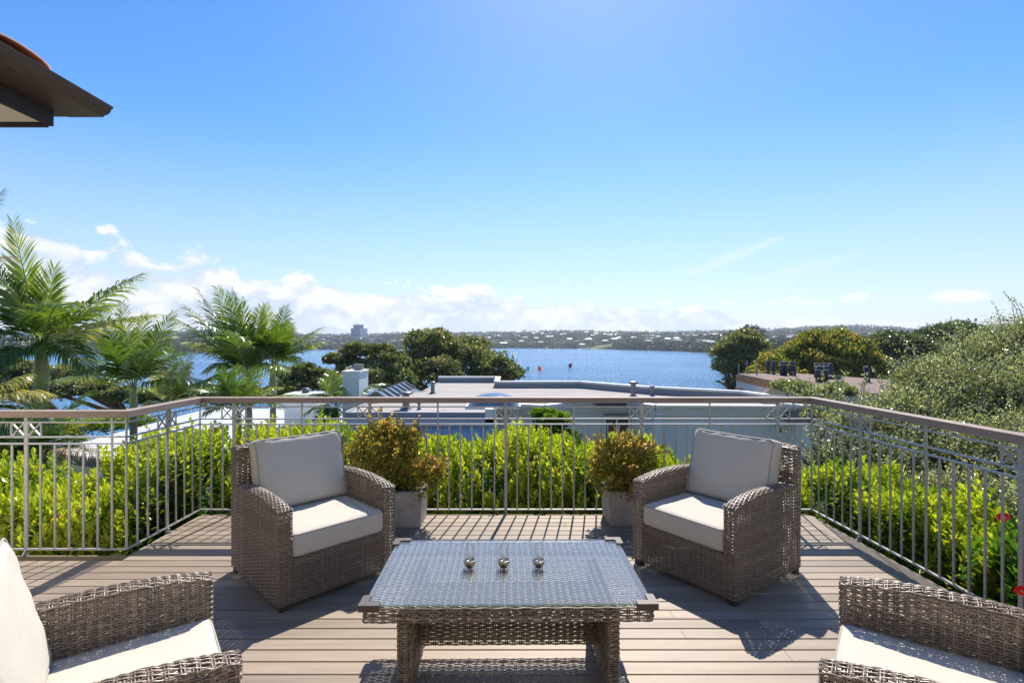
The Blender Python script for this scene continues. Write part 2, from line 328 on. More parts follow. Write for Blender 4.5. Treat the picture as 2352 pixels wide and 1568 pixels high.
# border board along the right edge, mitred at the corner
for a, b in ((Yb, 2.6), (2.597, -0.4), (-0.403, -1.5)):
    m = MB(); c = .002
    m.prism([(edge_r(b)+.004, b), (xr(b)-.040, b), (xr(a)-.040, a), (edge_r(a)+.004, a)], -.03, 0.0005)
    m.build('border_plank', MT['deck'], deck)
m = MB()
for k in range(18):
    X = -5.2+k*0.45; m.box(X-.022, X+.022, -1.45, (LY-.08 if X < BX0 else RY-.08), -.20, -.031)
m.build('joist', MT['joist'], deck)
m = MB()
m.box(BX0+.04, BX1-.045, Yb+.002, Yb+.022, -.22, -.004); m.box(BX0+.02, BX0+.04, LY-.02, Yb+.022, -.22, -.004); m.box(-5.4, BX0+.02, LY-.028, LY-.008, -.22, -.004)
m.bar((xr(Yb)-.029, Yb, -.112), (xr(-1.5)-.029, -1.5, -.112), .02, .216)
m.build('edge_board', MT['deck'], deck)
for (x, y) in ((-5, 3.4), (-2.5, 3.2), (-2.5, 4.3), (0, 4.3), (2.3, 4.3), (2.5, 1.5), (-5, 0), (0, 0), (2.5, -1.2)):
    m = MB(); m.box(x-.06, x+.06, y-.06, y+.06, -3.6, -.2); m.build('deck_post', MT['joist'], deck)

# ================================================================ BALUSTRADE
bal = empty('balustrade', (0, 0, 0)); tag(bal, 'galvanised steel balustrade with crossed panels under a brown timber handrail', 'balustrade')
RT, RB = 1.037, 0.990
Z1, Z2, Z3, Z0 = 0.952, 0.845, 0.797, 0.038
bal_meshes = {}
def rail_run(a, b, n, posts, mediums, name_first=True, skip_end=False, right=False):
    """a, b (x,y) ends; n spaces; posts/mediums: index sets"""
    a, b = Vector((a[0], a[1], 0)), Vector((b[0], b[1], 0)); d = (b-a).normalized()
    for z, w in ((Z1, .012), (Z2, .013), (Z3, .013), (Z0, .014)):
        m = MB(); m.bar(a+Vector((0, 0, z)), b+Vector((0, 0, z)), w+.006, w*.8); m.build('rail', MT['steel'], bal)
    ang = math.atan2(d.y, d.x)
    for i in range(n+1):
        p = a+(b-a)*(i/n)
        if i == n and skip_end: continue
        if i in posts:
            key = 'post'
            if key not in bal_meshes:
                q = MB(); q.box(-.0125, .0125, -.006, .006, -.02, RB); me = q.mesh('post', MT['steel']); bal_meshes[key] = me
                q = MB(); q.box(-.013, .013, -.045, .008, .0, .005); q.bar((0, -.030, .004), (0, -.002, .04), .012, .006); bal_meshes['foot'] = q.mesh('post_foot', MT['steel'])
                q = MB()
                zc, hz_, hw = (Z1+Z2)/2, (Z1-Z2)/2-.006, .0435
                for s in (-1, 1):
                    q.bar((-hw, 0, zc-s*hz_), (hw, 0, zc+s*hz_), .009, .009, up=(0, 1, 0))
                q.bar((-hw-.004, 0, Z2+.006), (-hw-.004, 0, Z1-.006), .008, .011, up=(0, 1, 0)); q.bar((hw+.004, 0, Z2+.006), (hw+.004, 0, Z1-.006), .008, .011, up=(0, 1, 0))
                bal_meshes['cross'] = q.mesh('cross_panel', MT['steel'])
            link('post', bal_meshes['post'], bal, p, (0, 0, ang)); link('post_foot', bal_meshes['foot'], bal, p, (0, 0, ang))
            for s in (-1, 1): link('cross_panel', bal_meshes['cross'], bal, p+d*s*.0590, (0, 0, ang))
        elif i in mediums:
            if 'long' not in bal_meshes:
                q = MB(); q.box(-.007, .007, -.0045, .0045, Z0, RB); bal_meshes['long'] = q.mesh('long_baluster', MT['steel'])
            link('long_baluster', bal_meshes['long'], bal, p, (0, 0, ang))
        else:
            if 'bal' not in bal_meshes:
                q = MB(); q.box(-.0062, .0062, -.0045, .0045, Z0+.004, Z3-.004); bal_meshes['bal'] = q.mesh('baluster', MT['steel'])
            link('baluster', bal_meshes['bal'], bal, p+Vector((0, 0, rr.uniform(-.001, .001))), (0, 0, ang+rr.uniform(-.05, .05)))
rail_run((BX0, RY), (BX1, RY), 54, {3, 15, 27, 39, 51}, {9, 21, 33, 45, 54})
rail_run((BX0, LY), (BX0, RY), 8, {4}, {0, 8})
rail_run((BX0-.103*20, LY), (BX0, LY), 20, {13, 1}, {19, 7}, skip_end=True)
rail_run((BX1, RY), (xr(RY-STP*36), RY-STP*36), 36, {6, 18, 30}, {0, 12, 24, 36})
def handrail(pts):
    """one mitred piece between consecutive corners: pts inner quad"""
    m = MB(); m.prism(pts, RB, RT); return m.build('handrail', MT['handrail'], bal)
h = .045
cxr, cyr = BX1, RY
handrail([(BX0+h, RY-h), (BX1-h, RY-h), (BX1+h, RY+h), (BX0-h, RY+h)])
handrail([(BX0+h-.0015, LY+h*0-h), (BX0+h-.0015, RY-h-.0015), (BX0-h, RY+h-.003), (BX0-h, LY+h)][:4])
handrail([(-4.9, LY-h), (BX0+h-.003, LY-h), (BX0-h-.0015, LY+h-.003), (-4.9, LY+h)])
ye = RY-STP*36
handrail([(xr(ye)-h, ye), (xr(ye)+h, ye), (BX1+h, RY+h-.003), (BX1-h+.001, RY-h-.0015)])
for o in list(bal.children):
    if o.name.startswith('handrail'): pass

# ================================================================ WICKER
def weave_mesh(name, mat_, runs, pitch, amp=0.0031, hw=0.0041, ht=0.0024, stakes=(), seg=4):
    """runs: list of (points, normals, rowindex, s0): one woven strand each. stakes: list of (points, normals)"""
    Vs, Fs, Ts = [], [], []; base = 0
    def strip(Pn, Nn, disp, hw_, ht_):
        nonlocal base
        k = len(Pn)
        if k < 2: return
        T = unit(np.gradient(Pn, axis=0)); Bn = unit(np.cross(Nn, T))
        C = Pn+Nn*disp[:, None]
        R = np.stack([C+Bn*hw_, C+Nn*ht_, C-Bn*hw_, C-Nn*ht_], 1).reshape(-1, 3)
        i = np.arange(k-1)[:, None]*4; q = np.arange(4)[None, :]; q2 = (q+1) % 4
        F = np.stack([i+q, i+q2, i+4+q2, i+4+q], -1).reshape(-1, 4)+base
        Vs.append(R); Fs.append(F); base += len(R); Ts.append(np.full(len(F), float(np.clip(RNG.normal(1.0, .20), .55, 1.6))))
    for pts, nrm, ri, s0 in runs:
        pts = np.asarray(pts, float); nrm = np.asarray(nrm, float)
        sl_ = np.concatenate([[0], np.cumsum(np.linalg.norm(np.diff(pts, axis=0), axis=1))])
        tot = sl_[-1]
        if tot < 0.004: continue
        a0 = s0; ss = np.arange(math.ceil(a0/(pitch/seg))*(pitch/seg), a0+tot, pitch/seg)-a0
        ss = np.unique(np.concatenate([[0], ss, [tot]]))
        ss = ss[np.concatenate([[True], np.diff(ss) > 1e-4])]
        pp = np.stack([np.interp(ss, sl_, pts[:, j]) for j in range(3)], 1)
        nn = unit(np.stack([np.interp(ss, sl_, nrm[:, j]) for j in range(3)], 1))
        d = amp*np.sin(PI*(ss+a0)/pitch+PI*ri)
        pp = pp+RNG.normal(0, 0.00035, (1, 3))
        strip(pp, nn, d, hw*(1+RNG.normal(0, .06)), ht)
    for pts, nrm in stakes:
        pts = np.asarray(pts, float); nrm = np.asarray(nrm, float); strip(pts, nrm, np.full(len(pts), .0008), 0.0030, 0.0024)
    return npmesh(name, np.concatenate(Vs), np.concatenate(Fs), mat_, True, np.concatenate(Ts))
def plan_path(corners, r=0.018, closed=False):
    """rounded polyline in plan: returns pts (n,2) and outward normals (to the right of travel)"""
    pts, nr = [], []
    n = len(corners); cs = [np.array(c, float) for c in corners]
    for i in range(n):
        if not closed and i in (0, n-1):
            d = unit(cs[1]-cs[0]) if i == 0 else unit(cs[-1]-cs[-2])
            pts.append(cs[i]); nr.append(np.array([d[1], -d[0]])); continue
        a, b, c = cs[i-1], cs[i], cs[(i+1) % n]
        d1 = unit(b-a); d2 = unit(c-b); n1 = np.array([d1[1], -d1[0]]); n2 = np.array([d2[1], -d2[0]])
        for t in np.linspace(0, 1, 5):
            p = (1-t)**2*(b-d1*r)+2*t*(1-t)*b+t*t*(b+d2*r); pts.append(p); nr.append(unit(n1*(1-t)+n2*t))
    if closed: pts.append(pts[0]); nr.append(nr[0])
    return np.array(pts), np.array(nr)
def wall_runs(corners, z0, z1, rowp, pitch, zmax=None, closed=False, r=0.018, stakes=True):
    pts, nr = plan_path(corners, r, closed)
    # resample finely for clipping
    sl_ = np.concatenate([[0], np.cumsum(np.linalg.norm(np.diff(pts, axis=0), axis=1))]); tot = sl_[-1]
    ss = np.arange(0, tot, pitch/4); ss = np.append(ss, tot)
    p2 = np.stack([np.interp(ss, sl_, pts[:, j]) for j in (0, 1)], 1); n2 = unit(np.stack([np.interp(ss, sl_, nr[:, j]) for j in (0, 1)], 1))
    lim = np.array([zmax(x, y) for x, y in p2]) if zmax else np.full(len(ss), z1)
    runs = []; rows = np.arange(z0+rowp/2, max(z1, lim.max()), rowp)
    for ri, z in enumerate(rows):
        ok = lim > z; i = 0
        while i < len(ss):
            if not ok[i]: i += 1; continue
            j = i
            while j+1 < len(ss) and ok[j+1]: j += 1
            if j-i >= 2:
                runs.append((np.column_stack([p2[i:j+1], np.full(j-i+1, z)]), np.column_stack([n2[i:j+1], np.zeros(j-i+1)]), ri, ss[i]))
            i = j+1
    st = []
    if stakes:
        for s in np.arange(pitch/2, tot, pitch):
            p = np.array([np.interp(s, ss, p2[:, j]) for j in (0, 1)]); n_ = unit(np.array([np.interp(s, ss, n2[:, j]) for j in (0, 1)])); zt = np.interp(s, ss, lim)
            for off in (-0.0042, 0.0042):
                t_ = np.array([-n_[1], n_[0]])*off
                st.append(([(p[0]+t_[0], p[1]+t_[1], z) for z in np.linspace(z0, zt-.004, 3)], [(n_[0], n_[1], 0)]*3))
    return runs, st
def sheet_runs(fn, u0, u1, v0, v1, rowp, pitch, nfn, off=0):
    """strands along u at rows of v on the surface fn(u,v)"""
    runs = []; us = np.arange(u0, u1, pitch/4); us = np.append(us, u1)
    for ri, v in enumerate(np.arange(v0+rowp/2, v1, rowp)):
        runs.append((np.array([fn(u, v) for u in us]), np.array([nfn(u, v) for u in us]), ri+off, 0.0))
    st = []
    for u in np.arange(u0+pitch/2, u1, pitch):
        vs_ = np.linspace(v0, v1, 8)
        for o in (-.0042, .0042): st.append((np.array([fn(u+o, v) for v in vs_]), np.array([nfn(u, v) for v in vs_])))
    return runs, st

ROWP, PIT = 0.0106, 0.033
HWD, HDP, AW = 0.38, 0.40, 0.082      # half width, half depth, arm width
def arm_top(y):                        # y local: +0.40 is the front
    s = HDP-y; return 0.613-0.285*(s-0.36)**2 if s < 0.36 else 0.613-0.22*(s-0.36)**2
def make_chair():
    root = empty('armchair')
    w = MT['wicker']; G_ = .002
    for sx in (-1, 1):
        xo, xi = sx*(HWD), sx*(HWD-AW)
        cs = [(xo, -HDP+.012), (xo, HDP), (xi, HDP), (xi, -HDP+.10)]
        if sx < 0: cs = cs[::-1]
        # travel order so that the outward normal is to the right
        if sx > 0: cs2 = [(xi, -HDP+.10), (xi, HDP), (xo, HDP), (xo, -HDP+.012)]
        else: cs2 = [(xo, -HDP+.012), (xo, HDP), (xi, HDP), (xi, -HDP+.10)]
        runs, st = wall_runs([c for c in cs2][::-1], .036, .62, ROWP, PIT, zmax=lambda x, y: arm_top(min(y, HDP))-.004)
        # inner face starts at the seat deck
        def f(v, n=None): return (v, n)
        xm = (xo+xi)/2
        def fn(u, v, xm=xm): return (xm+v, u, arm_top(u)+0.0015-0.010*(abs(v)/.041)**3)
        def nfn(u, v):
            sl = (arm_top(u+.01)-arm_top(u-.01))/.02; k = np.array([v*6 if abs(v) > .03 else 0, -sl, 1.0]); return unit(k)
        r2, s2 = sheet_runs(fn, -HDP+.10, HDP+.002, -.0445, .0445, .0099, PIT*1.15, nfn)
        me = weave_mesh('armrest', w, [(p, -np.asarray(n), i, s) if False else (p, n, i, s) for p, n, i, s in runs]+r2, PIT, stakes=st+s2)
        link('armrest', me, root)
    # back slab: loop above the arms, rear face full height, top
    b0, b1 = -HDP, -HDP+.10
    loop = [(-HWD, b1), (-HWD, b0), (HWD, b0), (HWD, b1)]
    def back_top(x): return .842-.10*(abs(x)/HWD)**6*.12
    r1, s1 = wall_runs([(-HWD, b1), (-HWD, b0), (HWD, b0), (HWD, b1)][::1], .57, .84, ROWP, PIT, closed=True, zmax=lambda x, y: back_top(x)-.004)
    r2, s2 = wall_runs([(-HWD+.012, b0), (HWD-.012, b0)], .036, .57, ROWP, PIT)
    r3, s3 = sheet_runs(lambda u, v: (u, v, back_top(u)+.001-.012*(abs(v-(b0+b1)/2)/.05)**3), -HWD+.006, HWD-.006, b0-.003, b1+.003, .0100, PIT, lambda u, v: unit(np.array([0, (v-(b0+b1)/2)*8, 1.0])))
    r4, s4 = wall_runs([(HWD-AW, b1), (-HWD+AW, b1)], .28, .57, ROWP, PIT)
    link('backrest', weave_mesh('backrest', w, r1+r2+r3+r4, PIT, stakes=s1+s2+s3+s4), root)
    r1, s1 = wall_runs([(HWD-AW+.012, HDP-.003), (-HWD+AW-.012, HDP-.003)], .036, .286, ROWP, PIT)
    link('front_apron', weave_mesh('front_apron', w, r1, PIT, stakes=s1), root)
    m = MB(); m.box(-HWD+.07, HWD-.07, -HDP+.09, HDP-.02, .262, .274)
    m.build('seat_base', MT['foot'], root)
    for sx in (-1, 1):
        for sy in (-1, 1):
            m = MB(); cx_, cy_ = sx*(HWD-.035), sy*(HDP-.035); m.box(cx_-.024, cx_+.024, cy_-.024, cy_+.024, 0, .04); m.build('foot', MT['foot'], root)
    # cushions
    link_cushion('seat_cushion', root, .602, .60, .138, (0, HDP-.302, .356), 0.0, .028, .006, wr=0.0)
    link_cushion('back_cushion', root, .612, .475, .135, (0, -.204, .645), math.radians(105), .035, .020, wr=1.0)
    return root
from mathutils import noise as noise_
def cushion_mesh(hx, hy, hz_, r, bulge, wr, n=22):
    V, F = [], []
    def mp(a, b, c):
        # a,b,c in [-1,1]; rounded box with puffed large faces
        p = np.array([a*hx, b*hy, c*hz_]); 
        q = np.array([max(-(hx-r), min(hx-r, p[0])), max(-(hy-r), min(hy-r, p[1])), max(-(hz_-r), min(hz_-r, p[2]))])
        d = p-q; l = np.linalg.norm(d)
        if l > 1e-9: p = q+d/l*r
        u, v = p[0]/hx, p[1]/hy
        k = (1-abs(u)**2.5)*(1-abs(v)**2.5)
        p[2] += math.copysign(1, c)*bulge*k*abs(c)
        # edges of the sides pull in a little
        p[0] -= math.copysign(1, u)*0.006*wr*(1-v*v)*(abs(u) > .9)*1.0
        p[1] -= math.copysign(1, v)*0.006*wr*(1-u*u)*(abs(v) > .9)
        if wr:
            w_ = math.sin(u*17+2*v)*math.exp(-((v-.92)/.16)**2)+.6*math.sin(u*9-3)*math.exp(-((v-.7)/.25)**2)+.5*math.sin(v*11+1)*math.exp(-((abs(u)-.93)/.12)**2)
            p[2] += math.copysign(1, c)*.0042*wr*w_*abs(c)
        p[2] += math.copysign(1, c)*abs(c)*.004*noise_.noise(Vector((p[0]*7+3*wr, p[1]*7, 1.0*c)))
        return p
    g = np.linspace(-1, 1, n)
    # denser near the edges
    g = np.sign(g)*(1-(1-abs(g))**1.35)
    gz = np.linspace(-1, 1, 9)
    def face(fn, A, B, flip):
        b = len(V)
        for a in A:
            for c in B: V.append(fn(a, c))
        for i in range(len(A)-1):
            for j in range(len(B)-1):
                q = [b+i*len(B)+j, b+(i+1)*len(B)+j, b+(i+1)*len(B)+j+1, b+i*len(B)+j+1]
                F.append(q[::-1] if flip else q)
    face(lambda a, c: mp(a, c, 1), g, g, False); face(lambda a, c: mp(a, c, -1), g, g, True)
    face(lambda a, c: mp(a, 1, c), g, gz, True); face(lambda a, c: mp(a, -1, c), g, gz, False)
    face(lambda a, c: mp(1, a, c), g, gz, False); face(lambda a, c: mp(-1, a, c), g, gz, True)
    me = npmesh('cushion', V, F, MT['fabric'], True)
    import bmesh
    bm = bmesh.new(); bm.from_mesh(me); bmesh.ops.remove_doubles(bm, verts=bm.verts, dist=1e-5); bmesh.ops.recalc_face_normals(bm, faces=bm.faces); bm.to_mesh(me); bm.free()
    return me
def link_cushion(name, root, sx, sy, sz, loc, rx, r, bulge, wr=0.0):
    me = cushion_mesh(sx/2, sy/2, sz/2, r, bulge, wr); me.name = name
    c = link(name, me, root, loc, (rx, 0, 0) if rx else (0, 0, 0))
    for s in (-1, 1):
        pts = []
        a, b, rad = sx/2-.0075, sy/2-.0075, .03
        for k in range(4):
            cxk, cyk = ((a-rad), (b-rad)) if k == 0 else (-(a-rad), (b-rad)) if k == 1 else (-(a-rad), -(b-rad)) if k == 2 else ((a-rad), -(b-rad))
            for t in np.linspace(0, PI/2, 5):
                ang = k*PI/2+t; pts.append((cxk+rad*math.cos(ang), cyk+rad*math.sin(ang), s*(sz/2-.0075)))
        full = []
        for i in range(len(pts)):
            p, q = Vector(pts[i]), Vector(pts[(i+1) % len(pts)]); nseg = max(1, int((q-p).length/.05))
            for j in range(nseg):
                x = p.lerp(q, j/nseg)
                if wr:
                    u, v = x.x/(sx/2), x.y/(sy/2)
                    if abs(u) > .9: x.x -= math.copysign(1, u)*0.006*(1-v*v)
                    if abs(v) > .9: x.y -= math.copysign(1, v)*0.006*(1-u*u)
                full.append(x)
        full.append(full[0]); m = MB(); m.tube(full, .0042, 6, cap=False); m.build('piping', MT['piping'], c)
    return c
chairA = make_chair()
def place(o, c1, back, width, label):
    """c1: front corner on the floor, back: unit dir front->back, width: dir along the front"""
    b = Vector((back[0], back[1], 0)).normalized(); w = Vector((width[0], width[1], 0)).normalized()
    c = Vector((c1[0], c1[1], 0))+b*HDP+w*HWD
    f = -b; o.location = c; o.rotation_euler = (0, 0, math.atan2(-f.x, f.y))
    tag(o, label, 'armchair', 'wicker armchairs round the coffee table')
place(chairA, (-1.309, 2.871), (-.717, .696), (.696, .717), 'wicker armchair beside the taller potted shrub, its back to the railing')
B_ = copy_tree(chairA); place(B_, (1.285, 2.941), (.807, .590), (-.590, .807), 'wicker armchair beside the rounder potted shrub, its back to the railing')
C_ = copy_tree(chairA); place(C_, (-1.262, 2.14), (-.8, -.6), (.6, -.8), 'wicker armchair facing the lake, cut off at the lower left of the photo')
D_ = copy_tree(chairA); place(D_, (1.350, 2.10), (.8, -.6), (-.6, -.8), 'wicker armchair facing the lake, cut off at the lower right of the photo')

# ================================================================ COFFEE TABLE
TT = .445
tb = empty('coffee_table', (-.017, 2.448, 0), math.radians(.7)); tag(tb, 'low wicker coffee table with a glass top and metal corner clips', 'coffee table')
TX, TY = .600, .345
w = MT['wicker']
r1, s1 = sheet_runs(lambda u, v: (u, v, TT-.006), -TX+.004, TX-.004, -TY+.004, TY-.004, .0100, .031, lambda u, v: (0, 0, 1.))
link('table_top', weave_mesh('table_top', w, r1, .031, amp=.0038, hw=.0040, stakes=s1), tb)
r1, s1 = wall_runs([(-TX, -TY), (TX, -TY), (TX, TY), (-TX, TY)][::-1], TT-.066, TT-.002, .0106, .042, closed=True)
link('table_apron', weave_mesh('table_apron', w, r1, .042, stakes=s1), tb)
m = MB(); m.box(-TX+.02, TX-.02, -TY+.02, TY-.02, TT-.06, TT-.012); 
for x0, x1 in ((-.446, -.399), (.399, .446)): pass
for sx in (-1, 1):
    xa, xb = sx*.4705, sx*.4225; lo, hi = min(xa, xb), max(xa, xb)
    r1, s1 = wall_runs([(lo, -.285), (hi, -.285), (hi, .285), (lo, .285)][::-1], .012, TT-.066, .0104, .034, closed=True, r=.012)
    link('leg_panel', weave_mesh('leg_panel', w, r1, .034, stakes=s1), tb)
    for y in (-.26, .26):
        m = MB(); m.box(lo+.008, hi-.008, y-.02, y+.02, 0, .02); m.build('foot', MT['foot'], tb)
r1, s1 = wall_runs([(-.42, -.020), (.42, -.020), (.42, .020), (-.42, .020)][::-1], .095, TT-.066, .0104, .034, closed=True, r=.006)
link('stretcher_panel', weave_mesh('stretcher_panel', w, r1, .034, stakes=s1), tb)
gx, gy = TX-.004, TY-.002
m = MB(); m.box(-gx, gx, -gy, gy, TT+.003, TT+.009); me = m.mesh('glass_top', [MT['glass'], MT['glassedge']])
for p in me.polygons: p.material_index = 0 if abs(p.normal.z) > .5 else 1
link('glass_top', me, tb)
for sx in (-1, 1):
    for sy in (-1, 1):
        ex, ey = sx*(TX+.014), sy*(TY+.014); m = MB(); q = [(ex, ey), (ex-sx*.085, ey), (ex-sx*.085, ey-sy*.034), (ex-sx*.034, ey-sy*.034), (ex-sx*.034, ey-sy*.085), (ex, ey-sy*.085)]
        if sx*sy < 0: q = q[::-1]
        m.prism(q, TT-.012, TT+.015); m.build('corner_clip', MT['corner'], tb)

# candle lanterns
def make_lantern():
    r = empty('tea_light_holder')
    m = MB(); m.lathe([(0, .0005), (.014, .001), (.021, .007), (.0265, .018), (.0288, .030), (.0288, .037), (.0262, .038), (.0258, .030), (0, .030)], 28); m.build('bowl', MT['brushed'], r)
    m = MB(); m.lathe([(.0252, .033), (.0268, .052), (.0262, .070), (.0235, .090), (.0185, .107), (.0120, .117), (.0060, .121), (0, .122)], 28); m.build('glass_cover', MT['clear'], r)
    m = MB(); m.lathe([(.006, .030), (.006, .036), (.0065, .040), (.0085, .047), (.0080, .054), (.004, .063), (0, .070)], 12); m.build('flame', MT['flame'], r)
    return r
lan = make_lantern()
for i, (x, lb) in enumerate(((-.2017, 'leftmost of the three candle lanterns on the glass table top'), (-.040, 'middle one of the three candle lanterns on the glass table top'), (.1275, 'rightmost of the three candle lanterns on the glass table top'))):
    o = lan if i == 0 else copy_tree(lan); o.location = (x, 2.447, TT+.0095); tag(o, lb, 'lantern', 'candle lanterns on the table')

# ================================================================ PLANTERS AND THEIR SHRUBS
def planter(cx_, cy_, wt, hgt, rz, label):
    r = empty('planter', (cx_, cy_, 0), rz); m = MB(); a, b = wt/2*.90, wt/2; t = .028
    v = [(-a, -a, 0), (a, -a, 0), (a, a, 0), (-a, a, 0), (-b, -b, hgt), (b, -b, hgt), (b, b, hgt), (-b, b, hgt), (-b+t, -b+t, hgt), (b-t, -b+t, hgt), (b-t, b-t, hgt), (-b+t, b-t, hgt), (-b+t, -b+t, hgt-.05), (b-t, -b+t, hgt-.05), (b-t, b-t, hgt-.05), (-b+t, b-t, hgt-.05)]
    f = [(3, 2, 1, 0)]
    for k in range(4):
        j = (k+1) % 4; f += [(k, j, 4+j, 4+k), (4+k, 4+j, 8+j, 8+k), (8+k, 8+j, 12+j, 12+k)]
    m.add(v, f); o = m.build('pot', MT['planter'], r)
    bv = o.modifiers.new('b', 'BEVEL'); bv.width = .006; bv.segments = 2; bv.limit_method = 'ANGLE'
    m = MB(); m.box(-b+t, b-t, -b+t, b-t, hgt-.06, hgt-.035); m.build('soil', MT['soil'], r)
    return tag(r, label, 'planter', 'square concrete planters by the railing')
planter(-.905, 4.365, .335, .30, 0, 'square concrete planter with a damp stain, holding the taller two-lobed bronze shrub')
planter(.955, 4.395, .33, .29, math.radians(2), 'square concrete planter holding the rounder bronze shrub')
def shrub(name, base, lobes, n, mt, lsize, label, cat, group=None, seed=0, stems=5, wide=.6, shell=.55, flower=None, upt=.5, tintf=None):
    rng = np.random.default_rng(seed); r = empty(name, base); tag(r, label, cat, group)
    m = MB(); base = Vector(base); tot = sum(l[3]**2 for l in lobes); C_, D_, T_ = [], [], []
    extra = []
    for (x, y, z, rx, rz_) in lobes:
        for q_ in range(5):
            dq = rdir(1, rng)[0]; f_ = rng.uniform(.16, .32); extra.append((x+dq[0]*rx*.98, y+dq[1]*rx*.98, z+abs(dq[2])*rz_*1.0-.15*rz_, rx*f_, rx*f_))
    tot += sum(l[3]**2 for l in extra); lobes = list(lobes)+extra
    for (x, y, z, rx, rz_) in lobes:
        k = int(n*rx**2/tot); d = rdir(k, rng); rad = (shell+(1-shell)*rng.random(k))**.7
        bump = 1+.16*np.sin(d[:, 0]*7+x*9)*np.sin(d[:, 2]*8+y)+.10*np.sin(d[:, 1]*15+d[:, 2]*11)
        p = d*(rad*bump)[:, None]*np.array([rx, rx, rz_])+np.array([x, y, z])
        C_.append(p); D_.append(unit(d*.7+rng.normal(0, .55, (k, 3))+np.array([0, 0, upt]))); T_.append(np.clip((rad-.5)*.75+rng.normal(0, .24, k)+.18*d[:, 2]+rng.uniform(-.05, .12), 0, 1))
        for s in range(stems):
            e = Vector((x, y, z))+Vector(rdir(1, rng)[0])*rx*.9
            a = Vector((x*.15, y*.15, 0)); c = a.lerp(e, .5)+Vector((0, 0, .05)); m.tube([a, c, e], [.006*rx/.3, .004*rx/.3, .0015*rx/.3], 5)
    for q_ in range(70):
        x, y, z, rx, rz_ = lobes[rng.integers(0, len(lobes)-len(extra))]; dq = rdir(1, rng)[0]; dq[2] = abs(dq[2])*.9+.1
        p0 = np.array([x, y, z])+dq*np.array([rx, rx, rz_])*.92; L_ = rng.uniform(.05, .13); u_ = unit(dq+np.array([0, 0, .5])+rng.normal(0, .25, 3)); kk = 16
        t_ = rng.random(kk)[:, None]; C_.append(p0+u_*L_*t_); D_.append(unit(u_+rng.normal(0, .6, (kk, 3)))); T_.append(np.clip(.72+rng.normal(0, .2, kk), 0, 1)); m.tube([Vector(p0-u_*.03), Vector(p0+u_*L_)], [.0022, .001], 4)
    C_ = np.concatenate(C_); D_ = np.concatenate(D_); T_ = np.concatenate(T_); k = len(C_)
    Nn = rdir(k, rng)+np.array([0, -.2, .6])
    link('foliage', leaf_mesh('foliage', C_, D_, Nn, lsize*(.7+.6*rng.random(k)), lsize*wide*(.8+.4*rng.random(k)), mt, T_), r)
    m.build('stems', MT['stem'], r); return r
shrub('potted_shrub', (-.905, 4.365, .26), [(-.20, -.02, .27, .27, .24), (-.24, 0, .38, .20, .17), (-.12, .0, .44, .13, .12), (-.10, .0, .12, .20, .16), (.155, -.05, .11, .16, .15), (.22, -.05, .16, .10, .08), (.06, .02, .46, .075, .07), (.02, .0, .36, .09, .09), (-.22, 0, .50, .08, .07)], 7000, MT['bronze'], .031,
      'taller bronze-leaved shrub with two lobes, spilling over the left planter', 'shrub', 'bronze shrubs in the planters', 21)
shrub('potted_shrub', (.955, 4.395, .25), [(-.01, -.02, .20, .265, .23), (-.05, 0, .30, .21, .16), (.10, 0, .27, .19, .15), (-.14, -.04, .16, .17, .17), (.05, -.05, .04, .17, .11)], 5600, MT['bronze'], .030,
      'rounder bronze-leaved shrub shaped like a ball in the right planter', 'shrub', 'bronze shrubs in the planters', 22)

for ch in D_.children:
    if ch.name.startswith('back_cushion'): ch.location.y -= .045
# ================================================================ GROUND, LAKE, FAR SHORE
U_S = [-3, -1.0, -.7, -.5, -.38, -.26, 0, .10, .22, .33, .385, .400, .410, .42, .45, .5]
Y_S = [520, 593, 650, 740, 968, 1060, 1185, 1150, 970, 820, 705, 560, 430, 380, 230, 90]
U_K = [-3, -1.0, -.62, -.53, -.45, -.40, -.33, -.23, -.1, 0, .1, .2, .35, .47, .60, .70, .78, .88, 1.0, 3]
Z_K = [44, 44, 44, 46, 42, 27, 29, 35, 37, 42, 48, 42, 42, 50, 70, 74, 60, 70, 80, 60]
WATER = -14.6
def shore(u): return float(np.interp(u, U_S, Y_S))
def hsh(x, y, s=1.0):
    return math.sin(x*.011*s+1.3)*math.cos(y*.009*s+.7)+.5*math.sin(x*.027*s+y*.019*s)
def ground_z(x, y):
    if y < 1: u = 9.0 if x > 0 else -9.0
    else: u = x/y
    u = max(-3, min(3, u)); ys = shore(u); r = math.hypot(x, y)
    near = -3.2-0.145*max(0, min(y, 100)) if u < .45 else -3.2-0.055*max(0, min(y, 120))
    if u > .42: near = min(near+max(0, (u-.42))*3, -5.0)
    if y < 78: return near
    if y < ys:
        k = min(1, (y-78)/40); return near*(1-k)+(-18)*k if ys > 140 else near
    top = float(np.interp(u, U_K, Z_K))
    k = min(1, max(0, (y-ys)/(2600-ys))) if ys < 2500 else 0
    if ys < 140: base = near+(top-near)*min(1, max(0, (y-120)/2480))**1.5; return base+1.5*hsh(x, y)*min(1, y/800)
    d = y-ys
    z = WATER-2.0+min(d, 30)*0.14+(top+12)*(0.25*min(1, d/220)+0.75*k**1.35)
    z += 3.0*hsh(x, y)*min(1, d/300)
    if y > 2700: z -= (y-2700)*.05
    return z
us = np.concatenate([np.linspace(-3, -1.1, 14), np.linspace(-1.05, 1.05, 170), np.linspace(1.1, 3, 14)])
ys_ = np.concatenate([[1, 4, 8, 12, 16, 22, 30, 40, 55, 70, 85, 100, 120, 150, 200, 260, 330], np.geomspace(380, 3200, 90)])
V = []
nu = len(us)
for y in ys_:
    for u in us: V.append((u*y, y, ground_z(u*y, y)))
F = [(j*nu+i, j*nu+i+1, (j+1)*nu+i+1, (j+1)*nu+i) for j in range(len(ys_)-1) for i in range(nu-1)]
